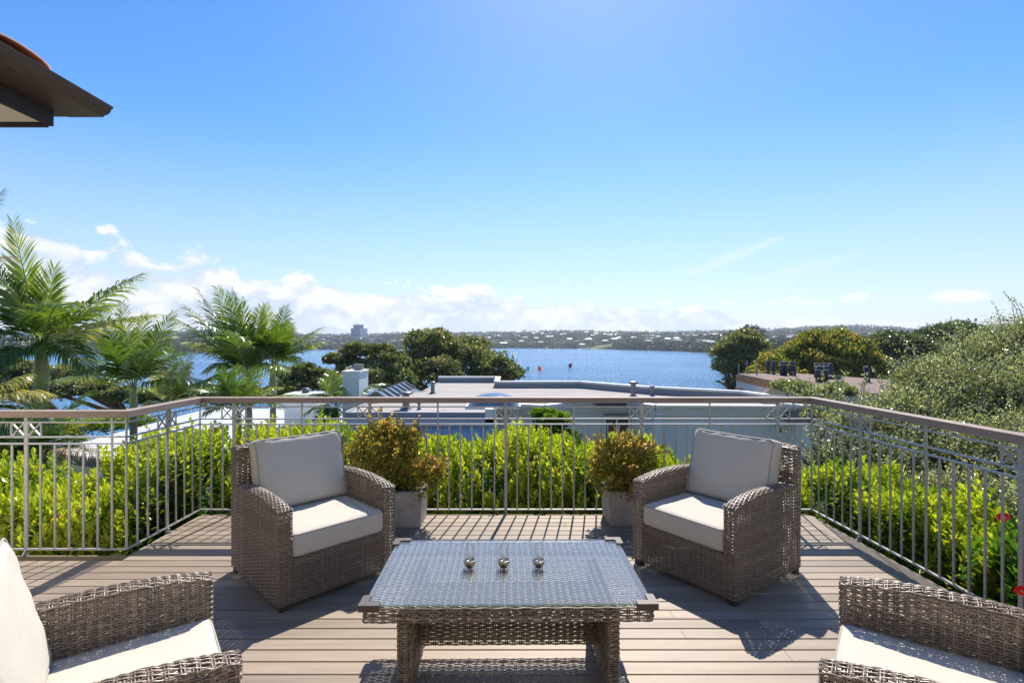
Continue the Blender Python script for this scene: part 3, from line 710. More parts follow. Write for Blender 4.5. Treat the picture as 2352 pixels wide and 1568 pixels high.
# flat apron under the deck and behind the camera
b0 = len(V)
m_g, nt, b = mat('ground'); g = N(nt, 'ShaderNodeNewGeometry')
n1 = N(nt, 'ShaderNodeTexNoise'); n1.inputs['Scale'].default_value = .02; n1.inputs['Detail'].default_value = 8; n1.inputs['Roughness'].default_value = .7; L(nt, g.outputs['Position'], n1.inputs['Vector'])
c1 = mixc(nt, sstep(nt, n1.outputs[0], .42, .62), (0.035, 0.05, 0.022, 1), (0.085, 0.10, 0.045, 1))
L(nt, c1, b.inputs['Base Color']); b.inputs['Roughness'].default_value = .95; b.inputs['Specular IOR Level'].default_value = .1
gm = npmesh('ground', V, F, m_g, True); g_o = link('ground', gm); tag(g_o, 'green land falling to the lake and rising to hills beyond', kind='structure')
m = MB(); m.box(-60, 60, -60, 2, -4.2, -3.35); m.build('ground', m_g); bpy.data.objects['ground.001']['kind'] = 'structure'
# water
m_w, nt, b = mat('lake_water'); g = N(nt, 'ShaderNodeNewGeometry')
mp = N(nt, 'ShaderNodeMapping'); mp.inputs['Scale'].default_value = (1, .55, 1); L(nt, g.outputs['Position'], mp.inputs[0])
w1 = N(nt, 'ShaderNodeTexNoise'); w1.inputs['Scale'].default_value = .9; w1.inputs['Detail'].default_value = 5; w1.inputs['Roughness'].default_value = .62; L(nt, mp.outputs[0], w1.inputs['Vector'])
w2 = N(nt, 'ShaderNodeTexNoise'); w2.inputs['Scale'].default_value = .012; w2.inputs['Detail'].default_value = 4
mp2 = N(nt, 'ShaderNodeMapping'); mp2.inputs['Scale'].default_value = (.5, 1.6, 1); L(nt, g.outputs['Position'], mp2.inputs[0]); L(nt, mp2.outputs[0], w2.inputs['Vector'])
bp = N(nt, 'ShaderNodeBump'); bp.inputs['Strength'].default_value = 1.0; bp.inputs['Distance'].default_value = 1.7; L(nt, w1.outputs[0], bp.inputs['Height']); L(nt, bp.outputs[0], b.inputs['Normal'])
L(nt, mixc(nt, sstep(nt, w2.outputs[0], .35, .65), (0.025, 0.18, 0.39, 1), (0.045, 0.25, 0.50, 1)), b.inputs['Base Color'])
b.inputs['Specular IOR Level'].default_value = .28; w3 = N(nt, 'ShaderNodeTexNoise'); w3.inputs['Scale'].default_value = 1.1; w3.inputs['Detail'].default_value = 3; L(nt, g.outputs['Position'], w3.inputs['Vector'])
L(nt, M_(nt, 'MULTIPLY_ADD', sstep(nt, w3.outputs[0], .52, .66), .33, .13), b.inputs['Roughness']); b.inputs['IOR'].default_value = 1.33
m = MB(); m.add([(-4000, 60, WATER), (4000, 60, WATER), (4000, 3000, WATER), (-4000, 3000, WATER)], [(0, 1, 2, 3)]); o = m.build('lake', m_w); tag(o, 'blue lake with glittering ripples', kind='structure')

# woods and scattered trees of the far shore: one mass nobody could count
rng = np.random.default_rng(3)
def clumps(cx_, cy_, cz_, R_, per, tint0):
    n = len(cx_); d = rdir(n*per, rng); d[:, 2] = np.abs(d[:, 2])*1.0
    Rr = np.repeat(R_, per); C = np.stack([np.repeat(cx_, per), np.repeat(cy_, per), np.repeat(cz_, per)], 1)+d*Rr[:, None]*np.array([1, 1, .95])*(.75+.3*rng.random(n*per))[:, None]
    s = Rr*.62
    T = np.clip(np.repeat(tint0, per)+rng.normal(0, .15, n*per)+.12*d[:, 2], 0, 1)
    return C, rdir(n*per, rng), unit(d+.5*rdir(n*per, rng)), s, T
XS, YS2, RS = [], [], []
def add_tree_pt(x, y, r): XS.append(x); YS2.append(y); RS.append(r)
for k in range(9000):
    u = rng.uniform(-1.12, 1.12); s = shore(u)
    if s < 120: s = 260
    t = rng.random()**1.25; y = s+8+(2600-s)*t
    add_tree_pt(u*y, y, rng.uniform(3.2, 6.5)*(1+.6*(y > 1500)))
for k in range(1500):                      # belt of trees on the waterline
    u = rng.uniform(-1.1, .41); y = shore(u)+rng.uniform(2, 55); add_tree_pt(u*y, y, rng.uniform(3.0, 6.5)*(1.25 if u < -.42 or u > .22 else .85))
for k in range(900):                       # wooded right shore
    u = rng.uniform(.43, 1.1); y = rng.uniform(170, 700); add_tree_pt(u*y, y, rng.uniform(3.5, 6.5))
for k in range(600):                       # skyline
    u = rng.uniform(-1.1, 1.1); y = rng.uniform(2450, 2620); add_tree_pt(u*y, y, rng.uniform(7, 12))
XS, YS2, RS = map(np.array, (XS, YS2, RS))
lawn = [(-.165, 1110, 42, 16), (.168, 1080, 34, 22)]
houses = []
hr = random.Random(9)
while len(houses) < 290:
    u = hr.uniform(-1.0, .98); s = shore(u)
    if s < 120: s = 420
    y = s+25+(2350-s)*hr.random()**1.1; x = u*y
    if -.34 < u < -.24 and y < 1700: continue
    if any(abs(x-a) < 16 and abs(y-b) < 24 for a, b in houses): continue
    houses.append((x, y))
ok = np.ones(len(XS), bool)
for a, b in houses: ok &= ~((np.abs(XS-a) < 9) & (YS2 < b+3) & (YS2 > b-40))
for u, y, w_, d_ in lawn: ok &= ~((np.abs(XS-u*y) < w_) & (np.abs(YS2-y) < d_+25) & (YS2 < y+d_))
XS, YS2, RS = XS[ok], YS2[ok], RS[ok]
ZS = np.array([ground_z(x, y) for x, y in zip(XS, YS2)])+RS*.25
C, D, Nn, s, T = clumps(XS, YS2, ZS, RS, 15, rng.random(len(XS))*.55+.1)
o = link('far_woods', leaf_mesh('far_woods', C, D, Nn, s, s*1.0, MT['farwood'], T)); tag(o, 'dark trees covering the far shore and hills', kind='stuff')
for i, (u, y, w_, d_) in enumerate(lawn):
    m = MB(); c = u*y; vs = []
    for a in range(12):
        t = 2*PI*a/12; X_, Y_ = c+w_*math.cos(t)*(1+.15*math.sin(3*t)), y+d_*math.sin(t); vs.append((X_, Y_, ground_z(X_, Y_)+.6))
    m.add(vs, [tuple(range(12))]); o = m.build('lawn', MT.setdefault('lawn', simple('lawn_grass', (0.13, 0.18, 0.05), .95, noise=.15, nscale=.05))); tag(o, 'pale green lawn on the far shore', kind='structure')
# far houses
hm = []
def house_mesh(w_, d_, hh, rc, wc, hip, seed):
    m = MB(); m.box(-w_/2, w_/2, -d_/2, d_/2, -4, hh, mi=0)
    a, b_, e = w_/2+.6, d_/2+.6, (w_/2-d_/2*.8 if hip else w_/2+.6); e = max(e, .5)
    m.add([(-a, -b_, hh), (a, -b_, hh), (a, b_, hh), (-a, b_, hh), (-e, 0, hh+d_*.26), (e, 0, hh+d_*.26)], [(0, 1, 5, 4), (2, 3, 4, 5), (1, 2, 5), (3, 0, 4), (3, 2, 1, 0)], mi=1)
    q = random.Random(seed)
    for k in range(4): 
        x = -w_/2+1.4+k*(w_-2.8)/3; m.box(x-.8, x+.8, -d_/2-.06, -d_/2+.1, hh-2.1, hh-.8, mi=2)
        if hh > 4: m.box(x-.8, x+.8, -d_/2-.06, -d_/2+.1, hh-4.8, hh-3.5, mi=2)
    return m.mesh('far_house', [wc, rc, MT['windowglass']])
RP = simple('pale_far_roof', (.36, .355, .35), .55, noise=.08); RG = simple('grey_far_roof', (.24, .25, .27), .6, noise=.08); RT_ = simple('orange_far_roof', (.42, .19, .12), .8, noise=.08)
WW = simple('far_white_wall', (.44, .43, .40), .8); WB = simple('far_brown_wall', (.30, .25, .20), .85)
kinds = [(house_mesh(14, 9, 3, RP, WW, True, 1), 'single-storey house with a pale hipped roof among trees across the lake'),
         (house_mesh(12, 8, 5.6, RP, WW, False, 2), 'two-storey white house with a pale gabled roof across the lake'),
         (house_mesh(15, 9, 3, RG, WB, True, 3), 'brown house with a grey hipped roof among trees across the lake'),
         (house_mesh(13, 9, 3.2, RT_, WW, True, 4), 'white house with an orange tiled roof across the lake'),
         (house_mesh(18, 8, 3, RP, WB, False, 5), 'long brown house with a pale roof among trees across the lake')]
for i, (x, y) in enumerate(houses):
    k = hr.choices(range(5), (5, 3, 2, 1.2, 4))[0]; me, lb = kinds[k]; sc = 1.0+.25*(y > 1500)
    o = link('far_house', me, None, (x, y, ground_z(x, y)+(2.2 if y > 1300 else 1.2)), (0, 0, hr.uniform(-.6, .6)), (sc, sc, sc)); tag(o, lb, 'house', 'houses across the lake: '+('pale roofs' if k in (0, 4) else 'two-storey' if k == 1 else 'grey roofs' if k == 2 else 'orange roofs'))
# hospital tower and its blocks
TY_ = 1400.0
def dx(px, Y=TY_): return (px-1176)/FPX*Y
def dz(py, Y=TY_): return CAM_H-(py-784)/FPX*Y
blue = simple('slate_blue_wall', (.20, .26, .34), .7, noise=.05, nscale=.05); wh = simple('tower_white', (.80, .80, .80), .7)
dkw = simple('tower_dark_window', (.04, .06, .09), .3)
tw = empty('tower_block', (0, 0, 0)); tag(tw, 'tall slate-blue tower with white banded side rising on the far shore', 'tower')
m = MB(); zb = dz(803)
m.prism([(dx(806), TY_), (dx(826.8), TY_), (dx(838), TY_+22), (dx(819), TY_+26)], zb, dz(753.5)); m.build('tower_body', blue, tw)
m = MB(); m.prism([(dx(811.5), TY_+1), (dx(826.5), TY_+1), (dx(831.5), TY_+14), (dx(817), TY_+16)], dz(753.5), dz(748.5)); m.build('penthouse', blue, tw)
m = MB(); m.prism([(dx(811), TY_), (dx(829), TY_), (dx(832), TY_+15), (dx(816), TY_+17)], dz(748.5), dz(745.5)); m.build('top_deck', blue, tw)
m = MB(); m.box(dx(819.3), dx(820.3), TY_+6, TY_+7, dz(745.5), dz(741)); m.build('mast', dkw, tw)
for k in range(8):
    y0 = 753.5+k*3.32; m = MB(); a, b_ = (dx(827.0)+.25, TY_-.4), (dx(838.2)+.6, TY_+22)
    m.bar((a[0]+.2, a[1], dz(y0+1.0)), (b_[0]+.2, b_[1], dz(y0+1.0)), 1.2, 2.3); m.build('balcony_band', wh, tw)
for k in range(6):
    for px in (812, 821):
        m = MB(); m.box(dx(px)-.9, dx(px)+.9, TY_-.15, TY_+.2, dz(757+k*3.35)-.8, dz(757+k*3.35)+.8); m.build('window', dkw, tw)
m = MB(); m.box(dx(813), dx(818), TY_+.7, TY_+1.05, dz(752.6), dz(751)); m.build('window', dkw, tw)
def block(x0, x1, y0, y1, wm, label, Y=1330., dep=30, rows=2, cols=8, rm=None, name='building', bay=False):
    r = empty(name, (0, 0, 0)); tag(r, label, 'building')
    f = Y/TY_
    X0, X1, Z0, Z1 = dx(x0, Y), dx(x1, Y), dz(y1, Y), dz(y0, Y)
    m = MB(); m.box(X0, X1, Y, Y+dep, Z0-8, Z1); m.build('wall', wm, r)
    m = MB(); m.box(X0-.6, X1+.6, Y-.6, Y+dep+.6, Z1+.01, Z1+.9); m.build('roof', rm or wh, r)
    hgt = (Z1-Z0)/rows
    for i in range(rows):
        for j in range(cols):
            w_ = (X1-X0)/cols; xc = X0+w_*(j+.5); zc = Z0+hgt*(i+.55)
            m = MB(); m.box(xc-w_*.36, xc+w_*.36, Y-.12, Y+.3, zc-hgt*.24, zc+hgt*.24); m.build('window', dkw, r)
grn = simple('green_glass_wall', (.10, .15, .16), .3); gry = simple('warm_grey_wall', (.40, .37, .36), .8)
block(753, 817, 782.5, 792, grn, 'long dark green-glass block in front of the tower', 1300, 24, 2, 12)
block(797, 820, 775, 781, gry, 'low grey block with a pale roof left of the tower foot', 1420, 24, 1, 7)
block(816.5, 826, 775, 794, wh, 'narrow white block at the foot of the tower', 1290, 20, 4, 2)
block(827, 852, 779, 795, wh, 'white terraced block right of the tower foot', 1300, 26, 3, 7)
block(840, 874, 776, 786, gry, 'grey block with tall bays right of the tower', 1360, 26, 1, 6)
block(762, 779, 776.5, 782, wh, 'short white office block among trees left of the tower', 1380, 20, 1, 5)
block(728, 752, 774, 783, gry, 'pale flat-topped office block behind the palm tip', 1420, 20, 2, 6)
block(690, 722, 776, 786, wh, 'wide pale building seen behind the palm fronds', 1400, 20, 2, 8)
block(777, 797, 788.5, 793, gry, 'small low pavilion with a pale roof by the lake', 1180, 12, 1, 5)
# skyline pines
pm = leaf = None
for i, (px, py, hh) in enumerate(((1731, 757, 16), (1742, 756, 20), (1749, 755, 21), (1757, 756, 20), (1772, 758, 16), (1789, 757, 17), (1797, 756, 20), (1811, 755, 19), (1823, 756, 18))):
    Y = 2300.; z0 = dz(py+9, Y); r = empty('umbrella_pine', (dx(px, Y), Y, z0)); tag(r, 'flat-topped pine standing above the skyline on the far ridge', 'tree', 'pines on the far ridge')
    m = MB(); m.tube([(0, 0, -8), (.6, 0, hh*.85)], [.9, .5], 5); m.build('trunk', MT['bark'], r)
    k = 90; d = rdir(k, rng); C_ = d*np.array([7.5, 7.5, 2.4])+np.array([0, 0, hh*.9])
    link('crown', leaf_mesh('crown', C_, rdir(k, rng), rdir(k, rng), 3.2, 3.0, MT['farwood'], rng.random(k)*.4), r)
# wing riders on the lake
def rider(px, py, top, colm, lean, label, colB=None):
    Y = (CAM_H-WATER)*FPX/(py-784); x = dx(px, Y); r = empty('wing_rider', (x, Y, WATER)); tag(r, label, 'sailboard', None)
    hh = (py-top)/FPX*Y
    m = MB(); m.add([(-1.2, 0, .22), (-.8, -.3, .2), (.8, -.3, .2), (1.2, 0, .3), (.8, .3, .2), (-.8, .3, .2), (-1.2, 0, .10), (-.8, -.3, .06), (.8, -.3, .06), (1.2, 0, .16), (.8, .3, .06), (-.8, .3, .06)],
          [(0, 1, 2, 3, 4, 5), (11, 10, 9, 8, 7, 6)]+[(k, 6+k, 6+(k+1) % 6, (k+1) % 6) for k in range(6)]); m.build('board', wh, r)
    m = MB(); m.tube([(0, 0, .2), (.12, 0, .6), (.02, 0, 1.0), (.0, 0, 1.45), (.02, 0, 1.62)], [.10, .10, .15, .17, .07], 7); m.tube([(.02, 0, 1.6), (.02, 0, 1.86)], [.11, .10], 7); m.tube([(.0, 0, 1.4), (-.45, 0, 1.5)], .05, 5)
    m.build('person', MT['darkmetal'], r)
    m = MB(); g1 = []; n = 10; R_ = hh*.46
    for i in range(n+1):
        t = -1.2+2.4*i/n
        for s, b_ in ((0, 0), (1, .16)): pass
    pts = [(math.cos(a)*R_*.62-.5, .1+.25*math.sin(a*2), hh*.56+math.sin(a)*R_*.98) for a in np.linspace(-PI, PI, 17)[:-1]]
    f_ = [(p[0], p[1]-.18, p[2]) for p in pts]; bk = [(p[0]*.96, p[1]+.18, p[2]) for p in pts]; c0 = (-.5, -.75, hh*.56)
    nn = len(pts); m.add(f_+bk+[c0], [(k, (k+1) % nn, 2*nn) for k in range(nn)]+[(k, nn+k, nn+(k+1) % nn, (k+1) % nn) for k in range(nn)]+[tuple(range(nn, 2*nn))], True)
    m.build('sail', colm, r, rot=(0, lean, 0))
rider(1214, 854, 841, leafmat('teal_sail', [(0.0, (.12, .60, .60)), (1.0, (.12, .60, .60))], .5, .6, tcol=(1.1, 1.1, 1.1)), .1, 'teal wing sail with a rider on a board, nearest the round dark tree')
rider(1242.5, 853, 840, leafmat('orange_sail', [(0.0, (.85, .13, .05)), (1.0, (.85, .13, .05))], .5, .6, tcol=(1.1, 1.1, 1.1)), -.15, 'orange-red wing sail with a rider on a board, between the other two sails')
rider(1309, 847, 833.5, leafmat('maroon_sail', [(0.0, (.30, .06, .10)), (1.0, (.30, .06, .10))], .5, .6, tcol=(1.1, 1.1, 1.1)), .35, 'dark maroon wing sail with a rider on a board, farthest out on the water')

# ================================================================ NEIGHBOUR'S HOUSE WITH THE FLAT ROOF
nb = empty('flat_roofed_house', (0, 0, 0)); tag(nb, 'pale aqua house with a wide flat grey roof just below the deck', 'house')
ZR = -.07
roof_poly = [(-3.75, 11.55), (-.5, 11.55), (-.42, 13.2), (.81, 12.72), (1.58, 13.45), (3.1, 13.45), (3.57, 12.72), (7.36, 12.57), (6.62, 13.3), (6.37, 14.2), (4.2, 15.6), (2.36, 17.7), (-.55, 17.7), (-.55, 20.0), (-2.87, 20.0), (-2.83, 16.4), (-3.75, 16.1)]
m = MB(); m.prism(roof_poly, ZR-.12, ZR); m.build('roof', MT['membrane'], nb)
def cap(pts, z0, z1, w_, mat_, name='parapet_cap'):
    for a, b_ in zip(pts[:-1], pts[1:]):
        m = MB(); m.bar((a[0], a[1], (z0+z1)/2), (b_[0], b_[1], (z0+z1)/2), w_, z1-z0); m.build(name, mat_, nb)
far = [(6.62, 13.3), (6.37, 14.2), (4.2, 15.6), (2.36, 17.7), (-.53, 17.7), (-.53, 20.0), (-2.87, 20.0)]
cap(far, ZR-.02, ZR+.18, .10, MT['upstand'], 'parapet'); cap(far, ZR+.182, ZR+.24, .19, MT['white'])
fr_ = [(-.42, 13.2), (.81, 12.72), (1.58, 13.45), (3.1, 13.45), (3.57, 12.72), (7.36, 12.57), (6.62, 13.3)]
cap(fr_, ZR-.03, ZR+.035, .22, MT['white']); cap([(x, y+.05) for x, y in fr_], ZR-.14, ZR-.034, .14, MT['render_wall'], 'cornice'); cap([(x, y+.07) for x, y in fr_], ZR-.24, ZR-.144, .08, MT['white'], 'cornice')
cap([(-3.75, 11.55), (-.52, 11.55)], ZR-.12, ZR+.012, .10, MT['upstand'], 'roof_edge'); cap([(-2.83, 20), (-2.83, 16.4), (-3.75, 16.1), (-3.75, 11.6)], ZR-.03, ZR+.02, .08, MT['upstand'], 'roof_edge')
m = MB(); m.box(-.60, -.36, 11.40, 11.62, ZR-.20, ZR+.10); m.build('parapet_end', MT['white'], nb)
wall_poly = [(-3.6, 12.2), (-.35, 12.2), (-.35, 13.32), (.81, 12.86), (1.55, 13.55), (3.13, 13.55), (3.61, 12.86), (7.2, 12.72), (6.45, 13.4), (6.2, 14.1), (4.1, 15.5), (2.3, 17.5), (-.65, 17.5), (-.65, 19.8), (-2.75, 19.8), (-2.75, 16.3), (-3.6, 16)]
m = MB(); m.prism(wall_poly, -7.5, ZR-.125); m.build('wall', MT['render_wall'], nb)
def window(x0, x1, y, z0, z1, tilt=0.0):
    r = MB(); t = .06
    for b_ in ((x0-t, x0, z0-t, z1+t), (x1, x1+t, z0-t, z1+t), (x0, x1, z1, z1+t), (x0, x1, z0-t, z0)): r.box(b_[0], b_[1], y-.06, y+.04, b_[2], b_[3])
    w0 = r.build('window_frame', MT['white'], nb)
    r = MB(); r.box(x0-.06, x1+.06, y-.16, y-.02, z1+t+.01, z1+t+.04); r.build('drip_hood', MT['pipe'], w0)
    r = MB(); r.box(x0, x1, y-.015, y+.01, z0, z1); r.build('pane', MT['windowglass'], w0)
    r = MB(); r.box((x0+x1)/2-.02, (x0+x1)/2+.02, y-.05, y-.02, z0, z1); r.build('mullion', MT['white'], w0)
window(2.47, 3.06, 13.52, -1.5, -.47)
m = MB(); window(4.05-.0+.0, 4.05+.0, 12.80, -2.3, -.9) if False else None
window(-.1+.95, 1.5-.35, 13.15, -1.9, -.95) if False else None
# the window left of the pilaster, behind the round hedge top, and the one right of it
window(2.60+.0, 2.95, 13.50, -1.9, -.75) if False else None
m = MB(); m.box(3.52, 3.70, 12.66, 12.80, -7.4, ZR-.25); m.build('pilaster', MT['render_wall'], nb)
# rainwater head and downpipe at the right corner
m = MB(); a = P(1806, 945, 12.5); b_ = P(1862, 968, 12.5); m.box(a.x, b_.x, 12.35, 12.62, b_.z, a.z); m.build('rainwater_head', MT['pipe'], nb)
m = MB(); m.box(6.92, 7.02, 12.5, 12.6, -7, b_.z); m.build('downpipe', MT['white'], nb)
m = MB(); q = P(1783, 980, 12.7); m.tube([(q.x, 12.72, q.z+.05), (q.x, 12.58, q.z+.02)], .03, 8); m.lathe([(0, .02), (.03, .02), (.075, -.06), (.07, -.06), (0, -.01)], 12, (q.x, 12.55, q.z-.03)); m.build('wall_lamp', MT['darkmetal'], nb)
# lean-to roof of ribbed metal in front
A0, A1 = (-4.1, 11.5, -.34), (-.40, 11.5, -.34); dn = (0, -2.1, -1.45)
lt = MB(); lt.add([A0, A1, (A1[0], A1[1]+dn[1], A1[2]+dn[2]), (A0[0]-1.6, A0[1]+dn[1], A0[2]+dn[2]), (A0[0], A0[1], A0[2]-.05), (A1[0], A1[1], A1[2]-.05), (A1[0], A1[1]+dn[1], A1[2]+dn[2]-.05), (A0[0]-1.6, A0[1]+dn[1], A0[2]+dn[2]-.05)],
       [(3, 2, 1, 0), (4, 5, 6, 7), (0, 1, 5, 4), (1, 2, 6, 5), (2, 3, 7, 6), (3, 0, 4, 7)]); lt.build('lean_to_roof', MT['bluemetal'], nb)
me = None
for k in range(24):
    x = -5.5+k*.215+.05
    y0_ = 0.0 if x > -4.1 else (-4.1-x)/1.6
    if y0_ > .9: continue
    m = MB(); st_ = Vector((x, A0[1]+dn[1]*y0_, A0[2]+dn[2]*y0_+.012)); m.bar(st_, (x, A0[1]+dn[1], A0[2]+dn[2]+.012), .045, .03); m.build('metal_rib', MT['bluemetal'], nb)
m = MB(); m.box(-3.7, -.4, 11.40, 11.6, -.36, ZR-.125); m.build('wall_strip', MT['bluemetal'], nb)
m = MB(); m.box(-5.6, -.42, 9.55, 9.75, -7, -1.83); m.build('lean_to_wall', MT['render_wall'], nb)
# roof furniture
def vent(px, pyb, pyt, r_, cowl, label, z=ZR):
    b_ = G(px, pyb, z); t = P(px, pyt, b_.y); hh = t.z-z
    r = empty('vent_pipe', (b_.x, b_.y, z)); tag(r, label, 'vent')
    m = MB(); m.lathe([(r_*1.8, 0), (r_*1.7, .02), (r_*1.05, .04), (r_, .06), (r_, hh*.86)], 14); m.build('pipe', MT['pipe'], r)
    m = MB()
    if cowl == 'cap': m.lathe([(r_*1.2, hh*.80), (r_*1.6, hh*.84), (r_*1.6, hh*.92), (r_*1.1, hh), (0, hh)], 14)
    else: m.lathe([(r_*1.02, hh*.84), (r_*1.8, hh*.86), (r_*2.2, hh*.92), (r_*1.2, hh), (0, hh)], 14)
    m.build('cowl', MT['pipe'], r)
for (a_, c_) in (((-2.2, 19.9), (-1.6, 12.0)), ((1.0, 17.6), (1.05, 13.0)), ((3.9, 15.8), (3.7, 13.0)), ((-3.7, 14.0), (4.9, 14.05)), ((-2.8, 16.4), (3.4, 16.45))):
    m = MB(); m.bar((a_[0], a_[1], ZR+.002), (c_[0], c_[1], ZR+.002), .07, .004); m.build('membrane_seam', MT['membrane'], nb)
vent(994, 903, 876, .06, 'cap', 'short grey vent pipe near the left parapet of the flat roof')
vent(1454.6, 911, 875.5, .075, 'wide', 'dark vent pipe with a mushroom cap right of the dome skylight')
vent(932.5, 939.5, 899, .085, 'wide', 'squat vent with a wide cowl beside the sloping roof glazing')
vent(962.5, 940, 924, .03, 'cap', 'thin short pipe standing at the near edge of the flat roof')
vent(1498, 909, 885, .045, 'cap', 'slim pale pipe right of the mushroom-capped vent')
# dome skylight
r = empty('dome_skylight', (-.45, 12.75, ZR)); tag(r, 'wide blue-grey dome skylight in the middle of the flat roof', 'skylight')
m = MB(); m.box(-.66, .66, -.62, .62, 0, .06); m.build('kerb', MT['white'], r)
m = MB(); nn_ = 18; vs = []
for i in range(nn_+1):
    for j in range(nn_+1):
        a, c = -1+2*i/nn_, -1+2*j/nn_; vs.append((a*.62, c*.58, .06+.27*max(0, (1-a*a))**.55*max(0, (1-c*c))**.55))
m.add(vs, [(i*(nn_+1)+j, (i+1)*(nn_+1)+j, (i+1)*(nn_+1)+j+1, i*(nn_+1)+j+1) for i in range(nn_) for j in range(nn_)], True); m.build('dome', simple('smoky_acrylic', (.13, .19, .25), .12, noise=.02, spec=.9), r)
r = empty('square_skylight', (2.45, 12.95, ZR)); tag(r, 'small white skylight in a dark frame on the flat roof', 'skylight')
m = MB(); m.box(-.36, .36, -.42, .42, 0, .11); m.build('kerb', MT['darkmetal'], r)
m = MB(); m.box(-.32, .32, -.38, .38, .11, .14); m.add([(-.31, -.37, .141), (.31, -.37, .141), (.31, .37, .141), (-.31, .37, .141), (0, 0, .20)], [(0, 1, 4), (1, 2, 4), (2, 3, 4), (3, 0, 4)], True); m.build('light_pane', MT['white'], r)
# ridge glazing
r = empty('ridge_skylight', (0, 0, 0)); tag(r, 'row of sloping glass panes in dark bars at the left of the flat roof', 'skylight')
YR = [13.5+k*.58 for k in range(7)]
m = MB()
for sx in (1, -1):
    for k in range(6):
        q = MB(); e = .03; top, lo = (-3.58+sx*.02, .19), (-3.58+sx*.36, ZR+.03)
        v = [(top[0], YR[k]+e, top[1]), (top[0], YR[k+1]-e, top[1]), (lo[0], YR[k+1]-e, lo[1]), (lo[0], YR[k]+e, lo[1])]; v2 = [(a-sx*.01, b_, c-.012) for a, b_, c in v]
        fs = [(0, 1, 2, 3), (7, 6, 5, 4), (0, 4, 5, 1), (1, 5, 6, 2), (2, 6, 7, 3), (3, 7, 4, 0)]; q.add(v+v2, fs if sx < 0 else [f[::-1] for f in fs]); q.build('pane', MT['roofglass'], r)
    for k in range(7):
        q = MB(); q.bar((-3.58+sx*.01, YR[k], .215), (-3.58+sx*.38, YR[k], ZR+.045), .05, .05); q.build('glazing_bar', MT['pipe'], r)
m = MB(); m.box(-3.98, -3.18, 13.42, 17.05, ZR, ZR+.035); m.build('kerb', MT['upstand'], r)
m = MB(); m.add([(-3.93, 13.47, ZR+.04), (-3.23, 13.47, ZR+.04), (-3.58, 13.47, .19)], [(0, 1, 2)]); m.build('gable_pane', MT['roofglass'], r)
# chimney and white stub
def chimney(x0, x1, y0, y1, z0, z1, label, pot=True):
    r = empty('chimney', ((x0+x1)/2, (y0+y1)/2, z0)); tag(r, label, 'chimney'); cx_, cy_ = (x0+x1)/2, (y0+y1)/2; hw_, hd = (x1-x0)/2, (y1-y0)/2; hh = z1-z0
    m = MB(); m.box(-hw_, hw_, -hd, hd, 0, hh); m.build('stack', MT['render_wall'], r)
    m = MB(); m.box(-hw_-.03, hw_+.03, -hd-.03, hd+.03, hh+.002, hh+.05); m.build('cap', MT['white'], r)
    if pot:
        m = MB(); m.box(-.02, .20, -.12, .12, hh+.052, hh+.20); m.build('pot', MT['brick'], r); m = MB(); m.box(-.05, .23, -.15, .15, hh+.202, hh+.222); m.build('pot_lid', MT['pipe'], r)
        for dz_ in (.18, .48):
            m = MB(); m.box(hw_+.002, hw_+.10, .12, .15, hh-.35-dz_, hh-.32-dz_); m.build('bracket', MT['white'], r)
    else:
        m = MB(); m.lathe([(.14, hh+.05), (.14, hh+.12), (.20, hh+.14), (.20, hh+.18), (.12, hh+.20), (.12, hh+.23), (0, hh+.23)], 14); m.build('cowl', MT['pipe'], r)
chimney(-4.96, -4.48, 15.0, 15.95, -4.5, .62, 'tall white rendered chimney with a brick pot left of the flat roof')
chimney(-8.45, -7.25, 19.0, 20.0, -5, -.47, 'low white rendered stack with a round metal cowl among the palms', False)
# pale metal roof on the left
r = empty('metal_roofed_house', (0, 0, 0)); tag(r, 'low house under a wide pale metal roof below the palms', 'house')
mz = -1.62
poly = [(-13.3, 14.6), (-9.6, 13.4), (-6.3, 13.6), (-6.3, 24.0), (-14.3, 24.0)]
m = MB(); m.prism(poly, mz-.06, mz); m.build('roof', MT['whitemetal'], r)
m = MB(); m.bar((-13.35, 14.5, mz-.11), (-9.6, 13.3, mz-.11), .12, .24); m.bar((-9.6, 13.3, mz-.11), (-6.3, 13.5, mz-.11), .12, .24); m.build('fascia', MT['darkmetal'], r)
m = MB(); m.prism([(-12.6, 15.4), (-9.5, 14.4), (-6.8, 14.5), (-6.8, 23.4), (-13.6, 23.4)], -7, mz-.065); m.build('wall', MT['render_wall'], r)
for k in range(30):
    y = 13.7+k*.345
    xl = -9.6-(y-13.4)*3.083 if y < 14.6 else -13.3-(y-14.6)*.106
    xl = max(xl, -14.3); m = MB(); m.bar((xl+.05, y, mz+.006), (-6.32, y, mz+.006), .03, .012); m.build('roof_rib', MT['roofrib'], r)
r = empty('metal_roofed_shed', (0, 0, 0)); tag(r, 'small ribbed pale roof right of the low white stack', 'shed')
sz = -1.75; m = MB(); m.prism([(-7.2, 16.4), (-5.0, 17.2), (-5.0, 19.2), (-7.2, 19.2)], sz-.06, sz); m.build('roof', MT['whitemetal'], r)
m = MB(); m.prism([(-7.0, 16.9), (-5.2, 17.6), (-5.2, 19), (-7.0, 19)], -7, sz-.065); m.build('wall', MT['render_wall'], r)
for k in range(8):
    y = 17.25+k*.25; m = MB(); m.bar((-7.18, y, sz+.006), (-5.02, y, sz+.006), .03, .012); m.build('roof_rib', MT['roofrib'], r)

